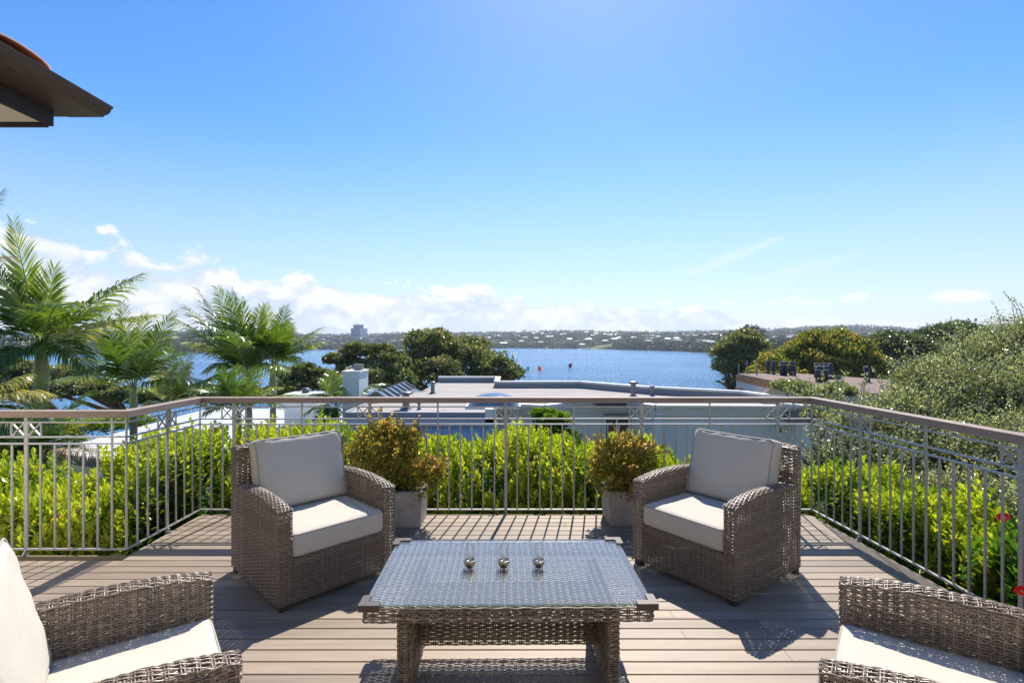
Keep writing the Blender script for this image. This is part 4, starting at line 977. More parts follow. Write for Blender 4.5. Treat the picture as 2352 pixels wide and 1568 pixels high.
# ================================================================ UNFINISHED BUILDING WITH ROOFING ROLLS
ub = empty('unfinished_building', (0, 0, 0)); tag(ub, 'unfinished timber building with a brown felt roof beyond the right corner', 'building')
UZ = -.967
def ug(px, py): return G(px, py, UZ)
pl = [ug(1834, 886), ug(1925, 903), ug(2045, 903), ug(2045, 872), ug(1989, 868), ug(1829, 857), ug(1694, 857.5)]
pl2 = [(p.x, p.y) for p in pl]; m = MB(); m.prism(pl2, UZ-.12, UZ); m.build('roof', MT['felt'], ub)
m = MB(); m.prism([(p.x*.985+.4, p.y*.985+.5) for p in pl], -9, UZ-.13); m.build('wall', MT['wrap'], ub)
a, b_ = Vector((pl2[6][0], pl2[6][1], 0)), Vector((pl2[0][0], pl2[0][1], 0)); d = (b_-a); nrm_ = Vector((-d.y, d.x, 0)).normalized()
if nrm_.x > 0: nrm_ = -nrm_
m = MB(); m.bar(a+nrm_*.05+Vector((0, 0, UZ-.10)), b_+nrm_*.05+Vector((0, 0, UZ-.10)), .06, .10); m.build('top_plate', MT['felt'], ub)
m = MB(); m.bar(a+nrm_*.06+Vector((0, 0, UZ-.80)), b_+nrm_*.06+Vector((0, 0, UZ-.80)), .05, .52); m.build('wrapped_beam', MT['wrap'], ub)
for k in range(24):
    p = a.lerp(b_, (k+.3)/24)+nrm_*.07; m = MB(); m.box(p.x-.06, p.x+.06, p.y-.12, p.y+.12, UZ-.54, UZ-.16); m.build('stud', MT['timber'], ub)
for k in range(5):
    p = a.lerp(b_, (k*.55)/24)+nrm_*.07; m = MB(); m.box(p.x-.06, p.x+.06, p.y-.12, p.y+.12, UZ-3, UZ-1.07); m.build('stud', MT['timber'], ub)
for k, px in enumerate((1697, 1716, 1738)):
    q = P(px, 850, 41-k*1.5); m = MB(); m.tube([(q.x, q.y, -9), (q.x, q.y, q.z+.5+.25*(k == 1))], .05, 6); m.build('scaffold_pole', MT['pipe'], ub)
q0, q1 = P(1712, 883, 34), P(1822, 884, 27)
m = MB(); m.prism([(q0.x, 38), (q0.x+.2, 33), (16.6, 27), (17.5, 31)][::1], -2.35, -2.25); m.build('plywood_floor', MT['ply'], ub)
q = P(1795, 905, 27); m = MB(); m.add([(q.x-.95, 27, q.z), (q.x+.75, 26.6, q.z), (q.x+.75, 26.6, q.z+.55), (q.x-.25, 26.8, q.z+.75), (q.x-.95, 27.05, q.z), (q.x+.75, 26.65, q.z), (q.x+.75, 26.65, q.z+.55), (q.x-.25, 26.85, q.z+.75)], [(0, 1, 2, 3), (7, 6, 5, 4), (0, 4, 5, 1), (1, 5, 6, 2), (2, 6, 7, 3), (3, 7, 4, 0)]); m.build('plywood_sheet', MT['ply'], ub)
def roll_mesh():
    m = MB(); m.lathe([(0, 0), (.13, 0), (.13, 1.0), (.115, 1.0), (.05, .99), (.05, .9), (0, .9)], 14); return m.mesh('roofing_roll', MT['roll'])
rm = roll_mesh(); q = MB(); q.lathe([(.133, .0), (.134, .04), (.133, .04)], 14); sm_ = q.mesh('strap', MT['strap'])
rolls = [(1763.8, 857.8, 'leftmost single roofing roll on the brown roof', .15), (1776.6, 859.4, 'second single roofing roll from the left on the brown roof', .12),
         (1795.2, 862, 'left roll of the first touching pair on the brown roof', .75), (1803.8, 862, 'right roll of the first touching pair on the brown roof', .75),
         (1816.8, 862.2, 'left roll of the second touching pair on the brown roof', .75), (1824.0, 862.2, 'right roll of the second touching pair on the brown roof', .75),
         (1878.3, 878.2, 'front left roll of the tight cluster of rolls', .75), (1886.0, 878.4, 'front middle roll of the tight cluster of rolls', .75), (1897.2, 877.9, 'front right roll of the tight cluster of rolls', .75),
         (1874.6, 867.5, 'back left roll of the tight cluster of rolls', .8), (1885.4, 867, 'back middle roll of the tight cluster of rolls', .8), (1895.4, 867, 'back right roll of the tight cluster of rolls', .8),
         (1907.0, 865.3, 'single upright roll just right of the tight cluster', .15), (1994.0, 878, 'leaning roofing roll alone at the right end of the roof', .6)]
for i, (px, py, lb, zs) in enumerate(rolls):
    q = ug(px, py); r = empty('roofing_roll', (q.x, q.y, UZ+.003)); tag(r, lb, 'roofing roll', 'rolls of roofing felt on the unfinished roof'); r.rotation_euler = ((0, -.16, 0) if i == 13 else (0, 0, i)); r.scale = (1, 1, .97+.06*hr.random())
    link('roll', rm, r); link('strap', sm_, r, (0, 0, zs))
q = ug(1917, 871); m = MB(); m.tube([(q.x-.5, q.y, UZ+.13), (q.x+.5, q.y+.1, UZ+.13)], .12, 12); o = m.build('roofing_roll', MT['roll']); tag(o, 'roofing roll lying on its side beside the cluster', 'roofing roll', 'rolls of roofing felt on the unfinished roof')

# ================================================================ OUR HOUSE: EAVE OVERHEAD, WALL BEHIND
hs = empty('house', (0, 0, 0)); tag(hs, 'house whose dark gutter, cream soffit and terracotta tiles jut into the upper left', 'house')
GZ, GX, GY = 2.905, -2.335, 3.0
prof = [(0, 0), (-.004, -.013), (-.012, -.016), (-.017, -.030), (-.030, -.044), (-.052, -.051), (-.060, -.060), (-.262, -.060), (-.262, 0), (-.256, 0), (-.256, -.055), (-.062, -.054), (-.036, -.042), (-.022, -.028), (-.018, -.008), (-.010, -.003)]
m = MB(); n_ = len(prof); ys3 = (-1.6, GY)
vs = [(GX+x, y, GZ+z) for y in ys3 for x, z in prof]; m.add(vs, [(k, n_+k, n_+(k+1) % n_, (k+1) % n_) for k in range(n_)]+[tuple(range(n_)), tuple(range(2*n_-1, n_-1, -1))]); m.build('gutter', MT['gutter'], hs)
fy = 2.905
m = MB(); m.box(GX-.290, GX-.265, -1.6, fy, 2.752, GZ-.010); m.build('fascia', MT['fasciawood'], hs)
m = MB(); m.box(GX-3.0, GX-.292, -1.19, fy-.03, 2.765, 2.777); m.build('soffit', MT['soffit'], hs)
m = MB(); m.box(GX-3.0, GX-.292, fy-.027, fy-.002, 2.744, GZ-.02); m.build('end_fascia', MT['fasciawood'], hs)
m = MB(); m.box(GX-3.0, GX-.264, fy+.004, GY-.002, GZ-.058, GZ-.01); m.build('end_gutter', MT['gutter'], hs)
# barrel tiles climbing away from the gutter; the hip falls to the corner
tm = MB(); ncol = 10
for k in range(8):
    a0 = PI*k/8-.05; 
prof_t = [(.170*math.cos(t), .040*math.sin(t)) for t in np.linspace(0, PI, 9)]
vs = [(-s_*.42, x, z+s_*.16) for s_ in (0, 1) for x, z in prof_t]+[(-s_*.42, x*.86, z*.8+s_*.16-.004) for s_ in (0, 1) for x, z in prof_t]
fs = []
for k in range(8): fs += [(k, 9+k, 10+k, k+1), (18+k, 19+k, 28+k, 27+k), (k, k+1, 19+k, 18+k)]
tm.add(vs, fs, True); tile_me = tm.mesh('roof_tile', MT['tile'])
for i in range(13):
    y = 2.445-i*.342
    for j in range(6 if i > 0 else 1):
        if j > i*.9+.5: continue
        link('roof_tile', tile_me, hs, (GX-.015-j*.37, y, GZ+.012+j*.141))
m = MB(); m.add([(GX-.02, GY-.24, GZ+.004), (GX-.02, -1.6, GZ+.004), (GX-3, -1.6, GZ+1.14), (GX-3, GY-3.2, GZ+1.14), (GX-.02, GY-.24, GZ-.02), (GX-.02, -1.6, GZ-.02), (GX-3, -1.6, GZ+1.1), (GX-3, GY-3.2, GZ+1.1)], [(0, 1, 2, 3), (7, 6, 5, 4), (0, 4, 5, 1), (1, 5, 6, 2), (2, 6, 7, 3), (3, 7, 4, 0)]); m.build('roof_deck', MT['tile'], hs)
m = MB(); m.box(-7, -3.25, -1.19, fy-.2, -.3, 2.76); m.build('wing_wall', MT['soffit'], hs)
m = MB()
m.box(-3.2, -1.8, -1.75, -1.62, -.3, 3.4); m.box(1.8, 6.5, -1.75, -1.62, -.3, 3.4); m.box(-1.8, 1.8, -1.75, -1.62, 2.25, 3.4); m.build('back_wall', MT['soffit'], hs)
m = MB(); m.box(-1.8, 1.8, -1.70, -1.68, 0, 2.25); m.build('glass_door', MT['windowglass'], hs)
for x in (-1.77, -.62, .62, 1.77): 
    m = MB(); m.box(x-.035, x+.035, -1.72, -1.64, 0, 2.25); m.build('door_frame', MT['white'], hs)
# ================================================================ VEGETATION
def tree(name, base, lobes, mt, n, lsize, label, cat='tree', group=None, seed=0, trunk_r=.3, wide=.6, clump=.30, per=26, flat=.75, limbs=3, lean=(0, 0), upt=.3, mean=.35, sd=.22, inner=.25, sub=4, sprays=0):
    """lobes: (x,y,z,rx,rz) world; crown of leaf clumps on each lobe; tapering trunk, limbs and branchlets to them"""
    rng = np.random.default_rng(seed); b = Vector(base); r = empty(name, base); tag(r, label, cat, group)
    m = MB(); lob = [(x-b.x, y-b.y, z-b.z, rx, rz_) for x, y, z, rx, rz_ in lobes]
    zmin = min(l[2]-l[4] for l in lob); ex_ = []
    for (x, y, z, rx, rz_) in lob:
        for q_ in range(sub):
            dq = rdir(1, rng)[0]; f_ = rng.uniform(.22, .42); ex_.append((x+dq[0]*rx*1.0, y+dq[1]*rx*.9, z+(abs(dq[2])*.95-.1)*rz_, rx*f_, rx*f_*.8))
    lob_main = len(lob); lob = lob+ex_; cxm = sum(l[0] for l in lob)/len(lob); cym = sum(l[1] for l in lob)/len(lob)
    fork = Vector((cxm*.5+lean[0], cym*.5+lean[1], max(zmin*.85, .5)))
    m.tube([(0, 0, -.6), fork*.5+Vector((0.04, 0, 0)), fork], [trunk_r*1.25, trunk_r, trunk_r*.8], 8)
    tot = sum(l[3]**2 for l in lob); C_, D_, T_, N_ = [], [], [], []
    for li, (x, y, z, rx, rz_) in enumerate(lob):
        c = Vector((x, y, z)); k = max(3, int(n*rx*rx/tot/per)); mid = fork.lerp(c, .5)+Vector((rng.normal()*.2*rx, rng.normal()*.2*rx, -.12*rx))
        if li < lob_main: m.tube([fork, mid, c-Vector((0, 0, rz_*.25))], [trunk_r*.55, trunk_r*.38, trunk_r*.25], 6)
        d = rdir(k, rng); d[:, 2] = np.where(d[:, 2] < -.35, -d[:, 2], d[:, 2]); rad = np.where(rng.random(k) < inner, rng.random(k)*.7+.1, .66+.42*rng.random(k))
        cc = d*rad[:, None]*np.array([rx, rx, rz_])+np.array([x, y, z])
        for s in range(0, k, max(1, k//(limbs*5))):
            e = Vector(cc[s]); a = c-Vector((0, 0, rz_*.25)); q = a.lerp(e, .5)+Vector((rng.normal()*.08*rx, rng.normal()*.08*rx, rng.normal()*.05*rx)); m.tube([a, q, e], [trunk_r*.22, trunk_r*.13, trunk_r*.05], 4)
        rc = clump*(.7+.6*rng.random(k))*min(1, rx/2+.4); pd = rdir(k*per, rng); pd[:, 2] = np.where(pd[:, 2] < -.15, -pd[:, 2], pd[:, 2]); pr = rng.random(k*per)**.3
        off = pd*pr[:, None]*np.repeat(rc, per)[:, None]*np.array([1, 1, flat])
        C_.append(np.repeat(cc, per, 0)+off); dd = unit(pd+np.repeat(d, per, 0)*.6+np.array([0, 0, upt]))
        D_.append(unit(rng.normal(0, .8, dd.shape)+pd*.3+np.array([0, 0, upt]))); N_.append(unit(pd*.9+np.array([0, 0, .45])+rng.normal(0, .38, dd.shape)))
        T_.append(np.clip(mean+rng.normal(0, sd, k*per)+np.repeat(rng.normal(0, sd*.7, k), per)+.2*(pd[:, 2]-.4), 0, 1))  # last term paints sunlit clump tops into the leaf tint
    for q_ in range(sprays):
        x, y, z, rx, rz_ = lob[rng.integers(0, lob_main)]; dq = rdir(1, rng)[0]; dq[2] = abs(dq[2])*.8+.15
        p0 = np.array([x, y, z])+dq*np.array([rx, rx, rz_])*.95; L_ = rng.uniform(.25, .75); u_ = unit(dq*.5+np.array([0, 0, 1.0])+rng.normal(0, .3, 3)); kk = int(55*L_)
        t_ = rng.random(kk)[:, None]; arc = np.array([dq[0], dq[1], -.3])*.25*L_; C_.append(p0+u_*L_*t_+arc*t_**2+rng.normal(0, .02, (kk, 3))); D_.append(unit(u_*.7+rng.normal(0, .7, (kk, 3)))); N_.append(rdir(kk, rng)); T_.append(np.clip(mean+.12+rng.normal(0, sd, kk), 0, 1))
        m.tube([Vector(p0-u_*.2), Vector(p0+u_*L_*.5+arc*.25), Vector(p0+u_*L_+arc)], [.009, .006, .002], 4)
    C_, D_, N_, T_ = map(np.concatenate, (C_, D_, N_, T_)); k = len(C_)
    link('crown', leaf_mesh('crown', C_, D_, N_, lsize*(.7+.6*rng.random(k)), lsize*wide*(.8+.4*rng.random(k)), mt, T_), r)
    m.build('trunk', MT['bark'], r); return r
def LB(px, py, rpx, Y, q=.85): p = P(px, py, Y); R_ = rpx/FPX*Y; return (p.x, p.y, p.z, R_, R_*q)
# pohutukawa behind the flat roof
tree('pohutukawa_tree', (-2.6, 36, -8), [LB(975, 815, 52, 36), LB(930, 850, 42, 35), LB(1035, 825, 48, 37), LB(1085, 815, 36, 38), LB(1090, 850, 55, 36), LB(1140, 862, 42, 35), LB(1010, 868, 50, 34), LB(1165, 870, 26, 36), LB(945, 875, 35, 34), LB(1010, 790, 25, 37)], MT['pohut'], 30000, .24,
     'broad dark domed tree standing behind the flat roof by the water', 'tree', None, 31, .45, clump=.62, per=90, mean=.60, sd=.22, inner=.0, sub=5)
tree('open_branched_tree', (-8.3, 31, -7), [LB(818, 812, 26, 31, .6), LB(845, 815, 22, 31, .6), LB(800, 835, 16, 31, .6), LB(768, 830, 18, 30, .6), LB(790, 855, 16, 30, .7), LB(830, 838, 14, 31, .6)], MT['pohut'], 8000, .19,
     'thin open tree with bare twisting limbs above the chimney', 'tree', None, 32, .22, clump=.40, per=70, mean=.55, inner=.0)
tree('bushy_tree', (-7.3, 29, -7), [LB(890, 850, 40, 30, 1.0), LB(870, 880, 36, 29), LB(915, 885, 30, 29), LB(880, 815, 20, 30)], MT['pohut'], 17000, .20,
     'dense dark tree between the chimney and the domed tree', 'tree', None, 33, .3, clump=.5, per=80, mean=.45, inner=.05)
tree('bushy_tree', (-11, 28, -7), [LB(690, 885, 36, 28), LB(725, 872, 26, 28), LB(662, 872, 25, 28), LB(745, 890, 30, 28), LB(700, 850, 16, 28, .6), LB(648, 905, 30, 27)], MT['pohut'], 15000, .20,
     'dark bushy tree between the palms and the chimney', 'tree', None, 34, .3, clump=.42, per=80, mean=.42, inner=.05)
tree('grey_green_tree', (-28, 36, -8), [LB(20, 850, 30, 36, .7), LB(60, 862, 30, 36, .7), LB(-25, 860, 30, 36, .7), LB(0, 900, 45, 35, .6)], MT['pohut'], 16000, .22,
     'grey-green shore tree at the left edge behind the big palm', 'tree', None, 35, .4, clump=.5, per=80, mean=.6, inner=.0)
tree('grey_green_tree', (-22, 34, -8), [LB(140, 865, 30, 34, .6), LB(185, 872, 34, 34, .6), LB(225, 900, 30, 33, .6), LB(150, 905, 40, 33, .6), LB(270, 915, 30, 33, .6), LB(345, 920, 34, 33, .5)], MT['pohut'], 22000, .22,
     'grey-green shore tree seen between the big palm and the slender one', 'tree', None, 36, .4, clump=.5, per=80, mean=.6, inner=.0)
tree('shore_tree', (-15, 34, -8), [LB(430, 915, 34, 34, .6), LB(490, 920, 34, 34, .6), LB(560, 915, 34, 34, .6)], MT['pohut'], 12000, .22,
     'low dark shore tree behind the middle palms', 'tree', None, 37, .3, clump=.6, per=28, mean=.4)
tree('low_bush', (-16, 24, -7), [LB(170, 990, 40, 24, .6), LB(240, 985, 40, 25, .6), LB(310, 975, 36, 26, .6), LB(110, 1000, 40, 23, .7), LB(30, 1000, 60, 22, .8)], MT['hedge'], 9000, .12, 'low yellow-green bush beyond the metal roof', 'bush', None, 44, .1, clump=.4, per=22, mean=.45)
# right-hand trees
tree('dark_tree', (23, 56, -8), [LB(1700, 800, 40, 56), LB(1668, 815, 26, 56), LB(1735, 810, 34, 57), LB(1665, 850, 24, 55), LB(1700, 850, 42, 55), LB(1745, 850, 40, 55), LB(1720, 880, 30, 54)], MT['pohut'], 27000, .27,
     'dark green tree at the edge of the lake left of the autumn tree', 'tree', None, 38, .5, clump=.85, per=90, mean=.6, inner=.0)
tree('autumn_tree', (30, 50, -8), [LB(1880, 815, 55, 50), LB(1950, 822, 52, 50), LB(1825, 840, 40, 50), LB(1900, 850, 70, 49), LB(1985, 852, 44, 49), LB(1775, 850, 34, 49), LB(1860, 792, 26, 50), LB(1925, 792, 30, 50), LB(1800, 872, 34, 48), LB(1755, 872, 28, 48), LB(2005, 875, 40, 48)], MT['autumn'], 40000, .30,
     'large tree with yellow and orange leaves behind the roofing rolls', 'tree', None, 39, .5, clump=.8, per=60, mean=.45, sd=.28, inner=.0, sub=3, sprays=0)
tree('dark_tree', (48, 70, -6), [LB(2045, 800, 34, 72), LB(2080, 815, 38, 72), LB(2010, 810, 30, 72), LB(2120, 820, 40, 70)], MT['pohut'], 18000, .36,
     'dark green tree right behind the autumn tree', 'tree', None, 40, .5, clump=1.4, per=26, mean=.3)
tree('spreading_pine', (62, 82, -4), [LB(2160, 775, 34, 82, .5), LB(2200, 770, 40, 84, .5), LB(2130, 790, 30, 82, .5), LB(2180, 800, 40, 82, .6)], MT['pohut'], 16000, .42,
     'dark spreading pine above the silvery tree', 'tree', None, 41, .6, clump=1.5, per=26, mean=.12)
# silver-leaved tree close on the right
tree('silvery_tree', (7.6, 8.2, -5), [LB(2200, 955, 120, 8.5, .9), LB(2070, 975, 80, 8.2, .8), LB(2340, 850, 105, 9.2, 1), LB(2130, 900, 70, 9.0), LB(2240, 845, 65, 9.4), LB(2400, 950, 150, 8.0), LB(1970, 985, 60, 7.8, .8), LB(2170, 1060, 120, 7.4, .8), LB(2330, 1080, 130, 7.0, .9), LB(2010, 1080, 85, 7.2, .9), LB(1900, 960, 38, 9.0, .7), LB(2410, 770, 55, 9), LB(1900, 1070, 40, 7.4, 1.2), LB(2240, 1200, 120, 6.2, .9), LB(2360, 1230, 110, 5.6, .9), LB(2060, 1190, 90, 6.4, .9)], MT['olive'], 88000, .046,
     'large silvery small-leaved tree filling the right side beyond the railing', 'tree', None, 42, .16, wide=.48, clump=.30, per=22, mean=.58, sd=.30, inner=.3, upt=.35, flat=1.0, limbs=6, sub=2, sprays=420)
tree('young_silvery_tree', (7.8, 12.4, -5), [LB(1842, 900, 26, 12.5, .7), LB(1800, 893, 20, 13, .7), LB(1880, 915, 30, 12, .7), LB(1925, 905, 26, 11, .7)], MT['olive'], 9000, .07,
     'small silvery bush poking up in front of the plywood sheet', 'tree', None, 43, .06, wide=.45, clump=.25, per=20, mean=.55, upt=.6)
# twiggy leaders above the silvery crown
# ---------------- hedges
def hedge(name, boxes, n, label, seed, mt='hedge', ls=.063, group=None, flowers=(), tm=1.0):
    """boxes: (x0,x1,y0,y1,z0,ztop function)"""
    rng = np.random.default_rng(seed); r = empty(name, (0, 0, 0)); tag(r, label, 'hedge', group)
    C_, D_, T_, N_ = [], [], [], []; m = MB()
    area = [(b[1]-b[0])*(b[3]-b[2]+1.0) for b in boxes]
    for bx, ar in zip(boxes, area):
        x0, x1, y0, y1, z0, zt = bx; k = int(n*ar/sum(area)); per = 15
        x = rng.uniform(x0, x1, k); fr = rng.random(k)
        y = np.where(fr < .45, y0+rng.random(k)**2*.22*(y1-y0), rng.uniform(y0, y1, k))
        top = np.array([zt(a, b) for a, b in zip(x, y)])+rng.normal(0, .035, k)
        tall = rng.random(k) < .05; top = top+np.where(tall, rng.random(k)*.10, 0)
        z = np.where(fr > .72, top, z0+(top-z0)*rng.random(k)**.75)
        tilt = (y < y0+.45*(y1-y0))
        out = np.stack([rng.normal(0, .25, k), np.where(z > top-.25, rng.normal(-.15, .2, k), -.75*(y < y0+.3*(y1-y0))+rng.normal(0, .35, k)), np.ones(k)], 1); out = unit(out)
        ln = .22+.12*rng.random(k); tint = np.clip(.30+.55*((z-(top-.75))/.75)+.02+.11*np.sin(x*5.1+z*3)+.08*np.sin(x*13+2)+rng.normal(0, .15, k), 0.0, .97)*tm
        for j in range(per):
            t = (j+rng.random(k)*.6)/per; base = np.stack([x, y, z], 1)-out*ln[:, None]*(1-t)[:, None]
            ang = j*2.4+rng.random(k)*.7; side = np.stack([np.cos(ang), np.sin(ang), np.zeros(k)], 1); side = unit(side-out*np.sum(side*out, 1)[:, None])
            D_.append(unit(side*(.95-.55*t)[:, None]+out*(.35+.9*t)[:, None]+rng.normal(0, .12, (k, 3)))); C_.append(base+side*.004); N_.append(unit(out+side*-.4+rng.normal(0, .2, (k, 3))))
            T_.append(np.clip(tint*(.72+.42*t)+rng.normal(0, .07, k), 0, 1))
        for s in range(0, k, 9):
            p = Vector((x[s], y[s], z[s])); o_ = Vector(out[s]); q = Vector((x[s]*.6+.4*(x0+x1)/2*0+x[s]*.4, (y0+y1)/2, z0)); m.tube([p-o_*.02, p-o_*.25, p-o_*.5-Vector((0, 0, .12))], [.0018, .003, .006], 4, cap=False)
        # dark-tinted leaves filling the middle, added to block light
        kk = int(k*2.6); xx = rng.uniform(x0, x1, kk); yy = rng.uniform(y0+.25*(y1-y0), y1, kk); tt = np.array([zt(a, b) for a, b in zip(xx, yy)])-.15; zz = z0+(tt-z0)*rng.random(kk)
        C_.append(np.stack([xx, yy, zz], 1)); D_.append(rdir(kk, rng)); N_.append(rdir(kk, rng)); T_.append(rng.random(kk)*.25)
    C_, D_, N_, T_ = map(np.concatenate, (C_, D_, N_, T_)); k = len(C_); s = ls*(.65+.55*rng.random(k))
    T_ = np.clip(T_, .05, 1); T_[rng.random(k) < .018] = 0.0
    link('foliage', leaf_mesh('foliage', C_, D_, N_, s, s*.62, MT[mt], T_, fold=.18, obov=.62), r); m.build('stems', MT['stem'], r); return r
def zt_back(x, y):
    D = 1176+x/5.0*1176
    v = np.interp(D, [430, 500, 560, 640, 700, 760, 830, 930, 970, 1000, 1060, 1100, 1150, 1200, 1270, 1310, 1350, 1400, 1440, 1500, 1560, 1610, 1700, 1850, 1950],
                  [1010, 1000, 990, 975, 985, 985, 985, 1010, 1000, 1015, 1030, 1000, 1000, 985, 1000, 1005, 1045, 1030, 1000, 1010, 1050, 1070, 1080, 1075, 1075])
    return min(CAM_H-(v-784)/1176*5.25-.05+.045*math.sin(x*9+1)+.03*math.sin(x*23), 1.12*(y-4.60)-.02)
hedge('hedge', [(-2.75, 2.78, 4.66, 5.75, -.85, zt_back)], 4700, 'bright yellow-green clipped hedge behind the long back railing', 51)
# stand-out sprouts
rs = np.random.default_rng(77)
def zt_left(x, y):
    D = 1176+x/4.35*1176
    v = np.interp(D, [-200, 0, 60, 120, 200, 260, 300, 330, 380, 420], [1030, 1035, 1048, 1070, 1075, 1070, 1040, 1010, 985, 965])
    return min(CAM_H-(v-784)/1176*4.45-.20+.04*math.sin(x*8)+.02*math.sin(x*21+y*7), 1.12*(y-3.73)-.02)
hedge('hedge', [(-5.2, -2.93, 3.80, 4.85, -.95, zt_left), (-3.7, -2.93, 4.6, 5.7, -.9, lambda x, y: .56+.05*math.sin(y*9))], 3000, 'yellow-green hedge outside the left railing, with one red bloom', 52)
def zt_right(x, y): return .30+.06*math.sin(y*7)+.04*math.sin(x*13)-.02*(y-3)
hedge('hedge', [(2.92, 3.55, 3.1, 5.2, -.95, zt_right)], 1500, 'bright yellow-green hedge outside the right railing, before the flowering bush', 53)
hb = hedge('hibiscus_bush', [(2.78, 3.75, 0.9, 3.1, -1.0, lambda x, y: .34+.08*math.sin(y*6)+.05*math.sin(x*9)+.34*(x-2.8)), (3.6, 4.6, 1.6, 3.6, -1.0, lambda x, y: .62+.06*math.sin(y*6))], 2400, 'leafy dark green hibiscus bush with red flowers at the right edge', 54, 'hibiscus', .075, tm=.62)
hb['category'] = 'bush'
tree('green_bush', (.55, 7.2, -4.8), [LB(1262, 985, 34, 7.2, 1.1), LB(1240, 960, 20, 7.2, 1.0), LB(1285, 970, 22, 7.2, .9), LB(1255, 1040, 50, 7.0, 1), LB(1300, 1030, 36, 7.1, 1)], MT['hedge'], 9000, .045,
     'taller round green bush behind the middle of the back hedge', 'bush', None, 55, .05, wide=.6, clump=.12, per=20, mean=.42, sd=.2, upt=.6)
def flower(p, rad, label, par=None):
    r = empty('hibiscus_flower', p); tag(r, label, 'flower', 'red hibiscus blooms')
    for k in range(5):
        m = MB(); a = 2*PI*k/5; vs = []; ca, sa = math.cos(a), math.sin(a)
        for i, (u, w_) in enumerate(((0.1, .08), (.45, .42), (.8, .50), (1.0, .30))):
            for s in (-1, 0, 1):
                x_, y_, z_ = u*rad, s*w_*rad, .35*rad*(u**2)*(-1)+.08*rad*abs(s); vs.append((x_*ca-y_*sa, z_-.1*rad, x_*sa+y_*ca))
        m.add(vs, [(3*i+j, 3*i+j+1, 3*i+4+j, 3*i+3+j) for i in range(3) for j in range(2)], True); m.build('petal', MT['red'], r)
    m = MB(); m.tube([(0, 0, 0), (0, -rad*.9, rad*.15)], [.004, .003], 6); m.build('stamen', MT['strap'], r); r.rotation_euler = (.3, 0, -.4)
flower(P(2303, 1184, 2.95), .030, 'open red hibiscus bloom in the bush left of the last right-hand post')
flower(P(2343, 1352, 2.72), .030, 'red hibiscus bloom low down behind the last right-hand post')
flower(P(94, 1078, 3.95), .022, 'small red bloom in the hedge outside the left railing')

# ---------------- palms
palm_ct = [0]
def frond(parent, B, T, sag, mt, rng, leaf_len, nl=46, name='frond', droop=.35, dead=False, wind=(0, 0, 0)):
    B, T = Vector(B), Vector(T); span = (T-B).length; up = Vector((0, 0, 1))
    C = B.lerp(T, .48)+up*sag*span; npt = 15
    pts = []
    for i in range(npt):
        t = i/(npt-1); pts.append((1-t)**2*B+2*t*(1-t)*C+t*t*T)
    m = MB(); m.tube(pts, [max(.004, .020*(1-.85*i/(npt-1)))*span/2.6 for i in range(npt)], 5)
    m.build('rachis', MT['crownshaft'] if not dead else MT['stem'], None)
    rach = bpy.context.scene.collection.objects[-1] if False else m
    V, F, TT_ = [], [], []
    tint_f = rng.uniform(.25, .75)
    for side in (-1, 1):
        for i in range(nl):
            t = .14+.86*(i+rng.random()*.5)/nl; t = min(t, .995)
            p = (1-t)**2*B+2*t*(1-t)*C+t*t*T; d = (2*(1-t)*(C-B)+2*t*(T-C)).normalized()
            s = d.cross(up)
            if s.length < .45: s = Vector((1, -.15, 0))
            s.normalize(); u = s.cross(d).normalized()
            ll = leaf_len*1.22*(.55+.6*math.sin(PI*min(1, t*1.02+.05))**.7)*(.88+.24*rng.random())*(1-.35*t)
            di = (s*side*(.95-.40*t)+d*(.45+.5*t)+u*(.30*(1-t)+rng.normal()*.07)).normalized()
            hang = up*(-droop*(.6+.8*rng.random())); w_ = .0150*ll/.5*(.8+.4*rng.random())*1.1
            a0 = p; a1 = p+(di+hang*.15+Vector(wind)*.15).normalized()*ll*.40; a2 = a1+(di+hang*.9+Vector(wind)*.5).normalized()*ll*.33; a3 = a2+(di*.8+hang*2.0+Vector(wind)).normalized()*ll*.30
            wd = di.cross(u).normalized() if di.cross(u).length > .1 else s
            wd = (wd*.9+u*rng.uniform(-.5, .5)).normalized()
            b_ = len(V)
            V += [a0-wd*w_*.4, a0+wd*w_*.4, a1-wd*w_, a1+wd*w_, a2-wd*w_*.8, a2+wd*w_*.8, a3]
            F += [(b_, b_+1, b_+3), (b_, b_+3, b_+2), (b_+2, b_+3, b_+5), (b_+2, b_+5, b_+4), (b_+4, b_+5, b_+6)]
            tv = float(np.clip(tint_f+rng.normal()*.10, 0, 1)); TT_ += [tv, tv, tv, tv, min(1, tv+.1)]
    return pts, span, V, F, TT_
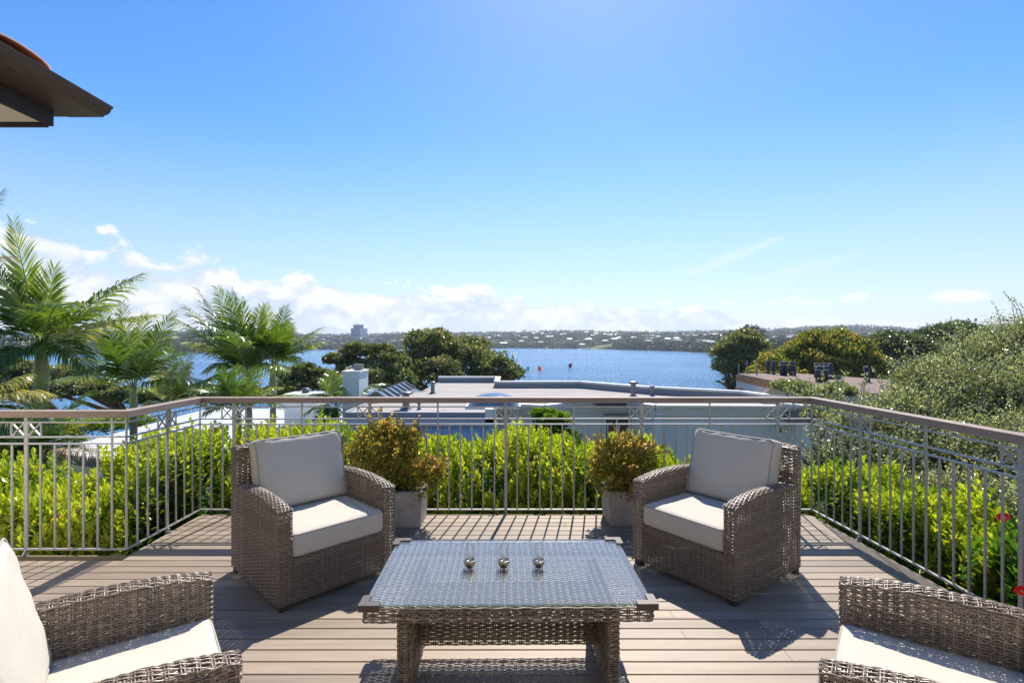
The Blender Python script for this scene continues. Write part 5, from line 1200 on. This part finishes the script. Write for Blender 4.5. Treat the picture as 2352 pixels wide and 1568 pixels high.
def palm(base, crown, tips, tr, cs_len, leaf_len, label, seed, group='feather palms along the left', nl=46, wind=(.22, 0, 0), ring=True, mt='palm', extra=0, csr=None):
    rng = np.random.default_rng(seed); b = Vector(base); c = Vector(crown); r = empty('palm_tree', b); tag(r, label, 'palm tree', group)
    h = c.z-b.z; m = MB(); k = 26; pts = [Vector((0, 0, 0)).lerp(c-b, i/(k-1)*(1-cs_len/h)) for i in range(k)]
    m.tube(pts, [tr*(1.15-.2*i/k)*(1+.05*(i % 2)) for i in range(k)], 12); m.build('trunk', MT['palmtrunk'], r)
    m = MB(); t0 = pts[-1]; t1 = c-b; cr = csr or tr*1.25
    m.tube([t0, t0.lerp(t1, .25), t0.lerp(t1, .7), t1, t1+Vector((0, 0, .15))], [cr*.95, cr, cr*.8, cr*.5, cr*.3], 12); m.build('crownshaft', MT['crownshaft'], r)
    allt = list(tips)
    for e in range(extra):
        a = 2*PI*e/max(1, extra)+rng.random(); L_ = leaf_len*4.6; allt.append((c+Vector((math.cos(a)*L_*.8, math.sin(a)*L_*.8, rng.uniform(-.5, .5)*L_*.6)), .25, {}))
    for T_, sag, opt in allt:
        pts, span, V, F, TV = frond(None, t1+b+Vector((0, 0, -.02)), T_, sag, None, rng, leaf_len, nl, droop=opt.get('droop', .35), wind=opt.get('wind', wind))
        # rachis was linked at top level by frond(): adopt it
        ra = COL.objects[-1] if False else bpy.data.objects[[o.name for o in [last_obj()]][0]]
        V = [v-b for v in V]; me = npmesh('frond', [tuple(v) for v in V], F, MT[opt.get('mt', mt)], False, np.array(TV)+opt.get('tint', 0))
        fo = link('frond', me, r); ra.parent = fo; ra.location = -b
    return r
def last_obj():
    return LAST[0]
LAST = [None]
_old_link = link
def link(name, me, parent=None, loc=(0, 0, 0), rot=(0, 0, 0), sc=None):
    o = _old_link(name, me, parent, loc, rot, sc)
    if name == 'rachis': LAST[0] = o
    return o
def T_(px, py, Y, sag=.18, **opt): return (P(px, py, Y), sag, opt)
Y1 = 11.5
palm(P(97, 900, Y1)+Vector((0, 0, -4.5)), P(95, 800, Y1), [
    T_(28, 508, Y1+.2, .02, tint=.30, wind=(.2, 0, .1), droop=.1), T_(125, 615, Y1-.2, .02, tint=.22, droop=.15), T_(326, 629, Y1, .12, droop=.7), T_(368, 722, Y1-.4, .10, droop=.5, tint=.2), T_(-30, 660, Y1+.5, .16), T_(-70, 745, Y1-.5, .16, droop=.6),
    T_(-50, 850, Y1-1.2, .28, droop=.8), T_(205, 850, Y1-.9, .30, droop=.7), T_(255, 700, Y1+1.2, .20), T_(50, 620, Y1+1.6, .12), T_(200, 780, Y1+1.6, .25), T_(-20, 600, Y1-.2, .1), T_(150, 700, Y1-1.8, .25)],
    .125, .85, .62, 'tallest and nearest palm, with a swollen pale green shaft, at the far left', 61, nl=56, csr=.155)
Y2 = 13.2
palm(P(306, 960, Y2)+Vector((0, 0, -4.2)), P(307, 893, Y2), [
    T_(223, 694, Y2, .02), T_(278, 697, Y2+.4, .02, tint=.1), T_(398, 716, Y2-.3, .10), T_(427, 807, Y2, .2, droop=.6), T_(205, 850, Y2-.3, .45, droop=.7), T_(128, 873, Y2+.3, .18, droop=.7, tint=.2), T_(505, 890, Y2-.2, .22, droop=.7), T_(176, 826, Y2+.6, .25, droop=.7),
    T_(330, 720, Y2+.8, .05, tint=.15), T_(360, 800, Y2-1.3, .2), T_(240, 780, Y2-1, .2)],
    .085, .7, .55, 'slender palm right of the tallest one, its fronds fanned over the rail corner', 62, csr=.10)
Y3 = 15.0
palm(P(572, 950, Y3)+Vector((0, 0, -4)), P(571, 868, Y3), [
    T_(456, 668, Y3, .06, tint=.0), T_(498, 660, Y3+.3, .04), T_(530, 672, Y3-.2, .03), T_(421, 700, Y3, .12), T_(385, 725, Y3-.3, .15, droop=.5), T_(553, 690, Y3+.4, .03), T_(421, 785, Y3, .25, droop=.7, tint=.2), T_(470, 850, Y3-.3, .45, droop=.8), T_(600, 705, Y3+.3, .05), T_(640, 790, Y3, .2, droop=.6), T_(440, 900, Y3-.6, .4, droop=.8), T_(520, 760, Y3-1.4, .2), T_(480, 720, Y3+1.6, .1), T_(655, 850, Y3-.6, .35, droop=.8)],
    .10, .8, .60, 'full-crowned palm with wind-swept fronds in the middle of the palm group', 63, wind=(-.25, 0, 0), csr=.12)
Y4 = 15.6
palm(P(627, 950, Y4)+Vector((0, 0, -4)), P(627, 838, Y4), [
    T_(610, 700, Y4, .03, tint=.1), T_(668, 745, Y4, .05, tint=.3), T_(738, 752, Y4, .12, droop=.5), T_(746, 783, Y4-.3, .14, droop=.6), T_(715, 792, Y4+.3, .2, droop=.6), T_(560, 740, Y4, .12), T_(655, 705, Y4+.4, .03), T_(600, 770, Y4-1, .15), T_(580, 850, Y4-.3, .35, droop=.8), T_(690, 830, Y4-.4, .35, droop=.8), T_(640, 740, Y4-1.2, .12, tint=.25)],
    .09, .9, .50, 'thin palm with a yellowish shaft at the right of the palm group', 64, csr=.11)
Y5 = 12.2
palm(P(548, 1010, Y5)+Vector((0, 0, -3.4)), P(548, 945, Y5), [
    T_(505, 848, Y5, .05, tint=.2), T_(540, 842, Y5+.3, .03, tint=.2), T_(640, 890, Y5, .22, tint=.15), T_(440, 893, Y5, .25), T_(650, 935, Y5-.3, .3), T_(590, 850, Y5-.2, .08), T_(470, 950, Y5-.5, .35), T_(705, 910, Y5+.4, .2, tint=.2)],
    .07, .4, .40, 'low young palm whose crown sits just above the handrail', 65, csr=.08)
Y6 = 14.5
palm(P(388, 985, Y6)+Vector((0, 0, -3.4)), P(388, 930, Y6), [
    T_(350, 800, Y6, .05, tint=.35), T_(395, 790, Y6, .03, tint=.3), T_(440, 815, Y6, .1, tint=.3), T_(490, 870, Y6, .2, tint=.15), T_(300, 890, Y6, .25), T_(470, 930, Y6, .35), T_(420, 830, Y6-1, .1, tint=.3), T_(330, 940, Y6-.5, .35)],
    .07, .4, .42, 'short bright green palm between the slender palm and the full-crowned one', 66, csr=.08)
Y7 = 8.6
palm(P(-60, 1060, Y7)+Vector((0, 0, -3)), P(-60, 930, Y7), [
    T_(122, 905, Y7+.3, .22, tint=.6, droop=.9), T_(-180, 820, Y7, .2), T_(60, 860, Y7+.4, .15, tint=.3, droop=.8), T_(40, 1000, Y7-.2, .3), T_(-150, 780, Y7, .05)],
    .08, .4, .42, 'palm cut off by the left edge with yellowing lower fronds', 67, csr=.09)
Y8 = 10.2
palm(P(40, 1130, Y8)+Vector((0, 0, -2.6)), P(45, 1075, Y8), [
    T_(225, 955, Y8, .22, tint=.25), T_(200, 900, Y8+.3, .1, tint=.15), T_(100, 880, Y8, .02), T_(-30, 940, Y8, .1), T_(190, 1010, Y8-.3, .25), T_(238, 1052, Y8-1, .22, mt='deadpalm', droop=.6), T_(120, 985, Y8-.8, .15), T_(10, 1000, Y8-.8, .15), T_(150, 1080, Y8-1, .3)],
    .09, .4, .50, 'low palm behind the left railing with one dry brown frond', 68, csr=.10)
Y9 = 14.0
palm(P(772, 985, Y9)+Vector((0, 0, -3.6)), P(772, 935, Y9+.6), [
    T_(737, 872, Y9+.6, .1, tint=.2), T_(718, 905, Y9+.6, .2, tint=.1), T_(700, 950, Y9+.4, .25), T_(760, 850, Y9+1.2, .03, tint=.2), T_(890, 880, Y9+3, .15), T_(880, 895, Y9+3.2, .2), T_(722, 985, Y9, .4), T_(745, 1000, Y9-.1, .4), T_(800, 842, Y9+2.6, .03, tint=.3)],
    .08, .4, .42, 'bushy palm growing behind the tall white chimney', 69, csr=.09)
Y10 = 10.5
palm(P(-150, 900, Y10)+Vector((0, 0, -4)), P(-150, 640, Y10), [
    T_(12, 436, Y10, .10, droop=.4), T_(42, 590, Y10, .14, mt='deadpalm', droop=.5), T_(18, 660, Y10, .2), T_(-260, 430, Y10, .05)],
    .12, .8, .34, 'palm mostly beyond the left edge, only frond tips showing', 70, csr=.14)

# ================================================================ AIR
m_h = bpy.data.materials.new('haze'); m_h.use_nodes = True; nt = m_h.node_tree; nt.nodes.clear()
o_ = N(nt, 'ShaderNodeOutputMaterial'); v = N(nt, 'ShaderNodeVolumePrincipled'); v.inputs['Density'].default_value = 1.3e-4; v.inputs['Color'].default_value = (.80, .88, 1.0, 1); v.inputs['Anisotropy'].default_value = .3
L(nt, v.outputs[0], o_.inputs['Volume'])
m = MB(); m.box(-9700, 9700, -80, 3230, -100, 110); hz_o = m.build('haze', m_h); hz_o['kind'] = 'stuff'; hz_o['label'] = 'thin summer haze over the lake'
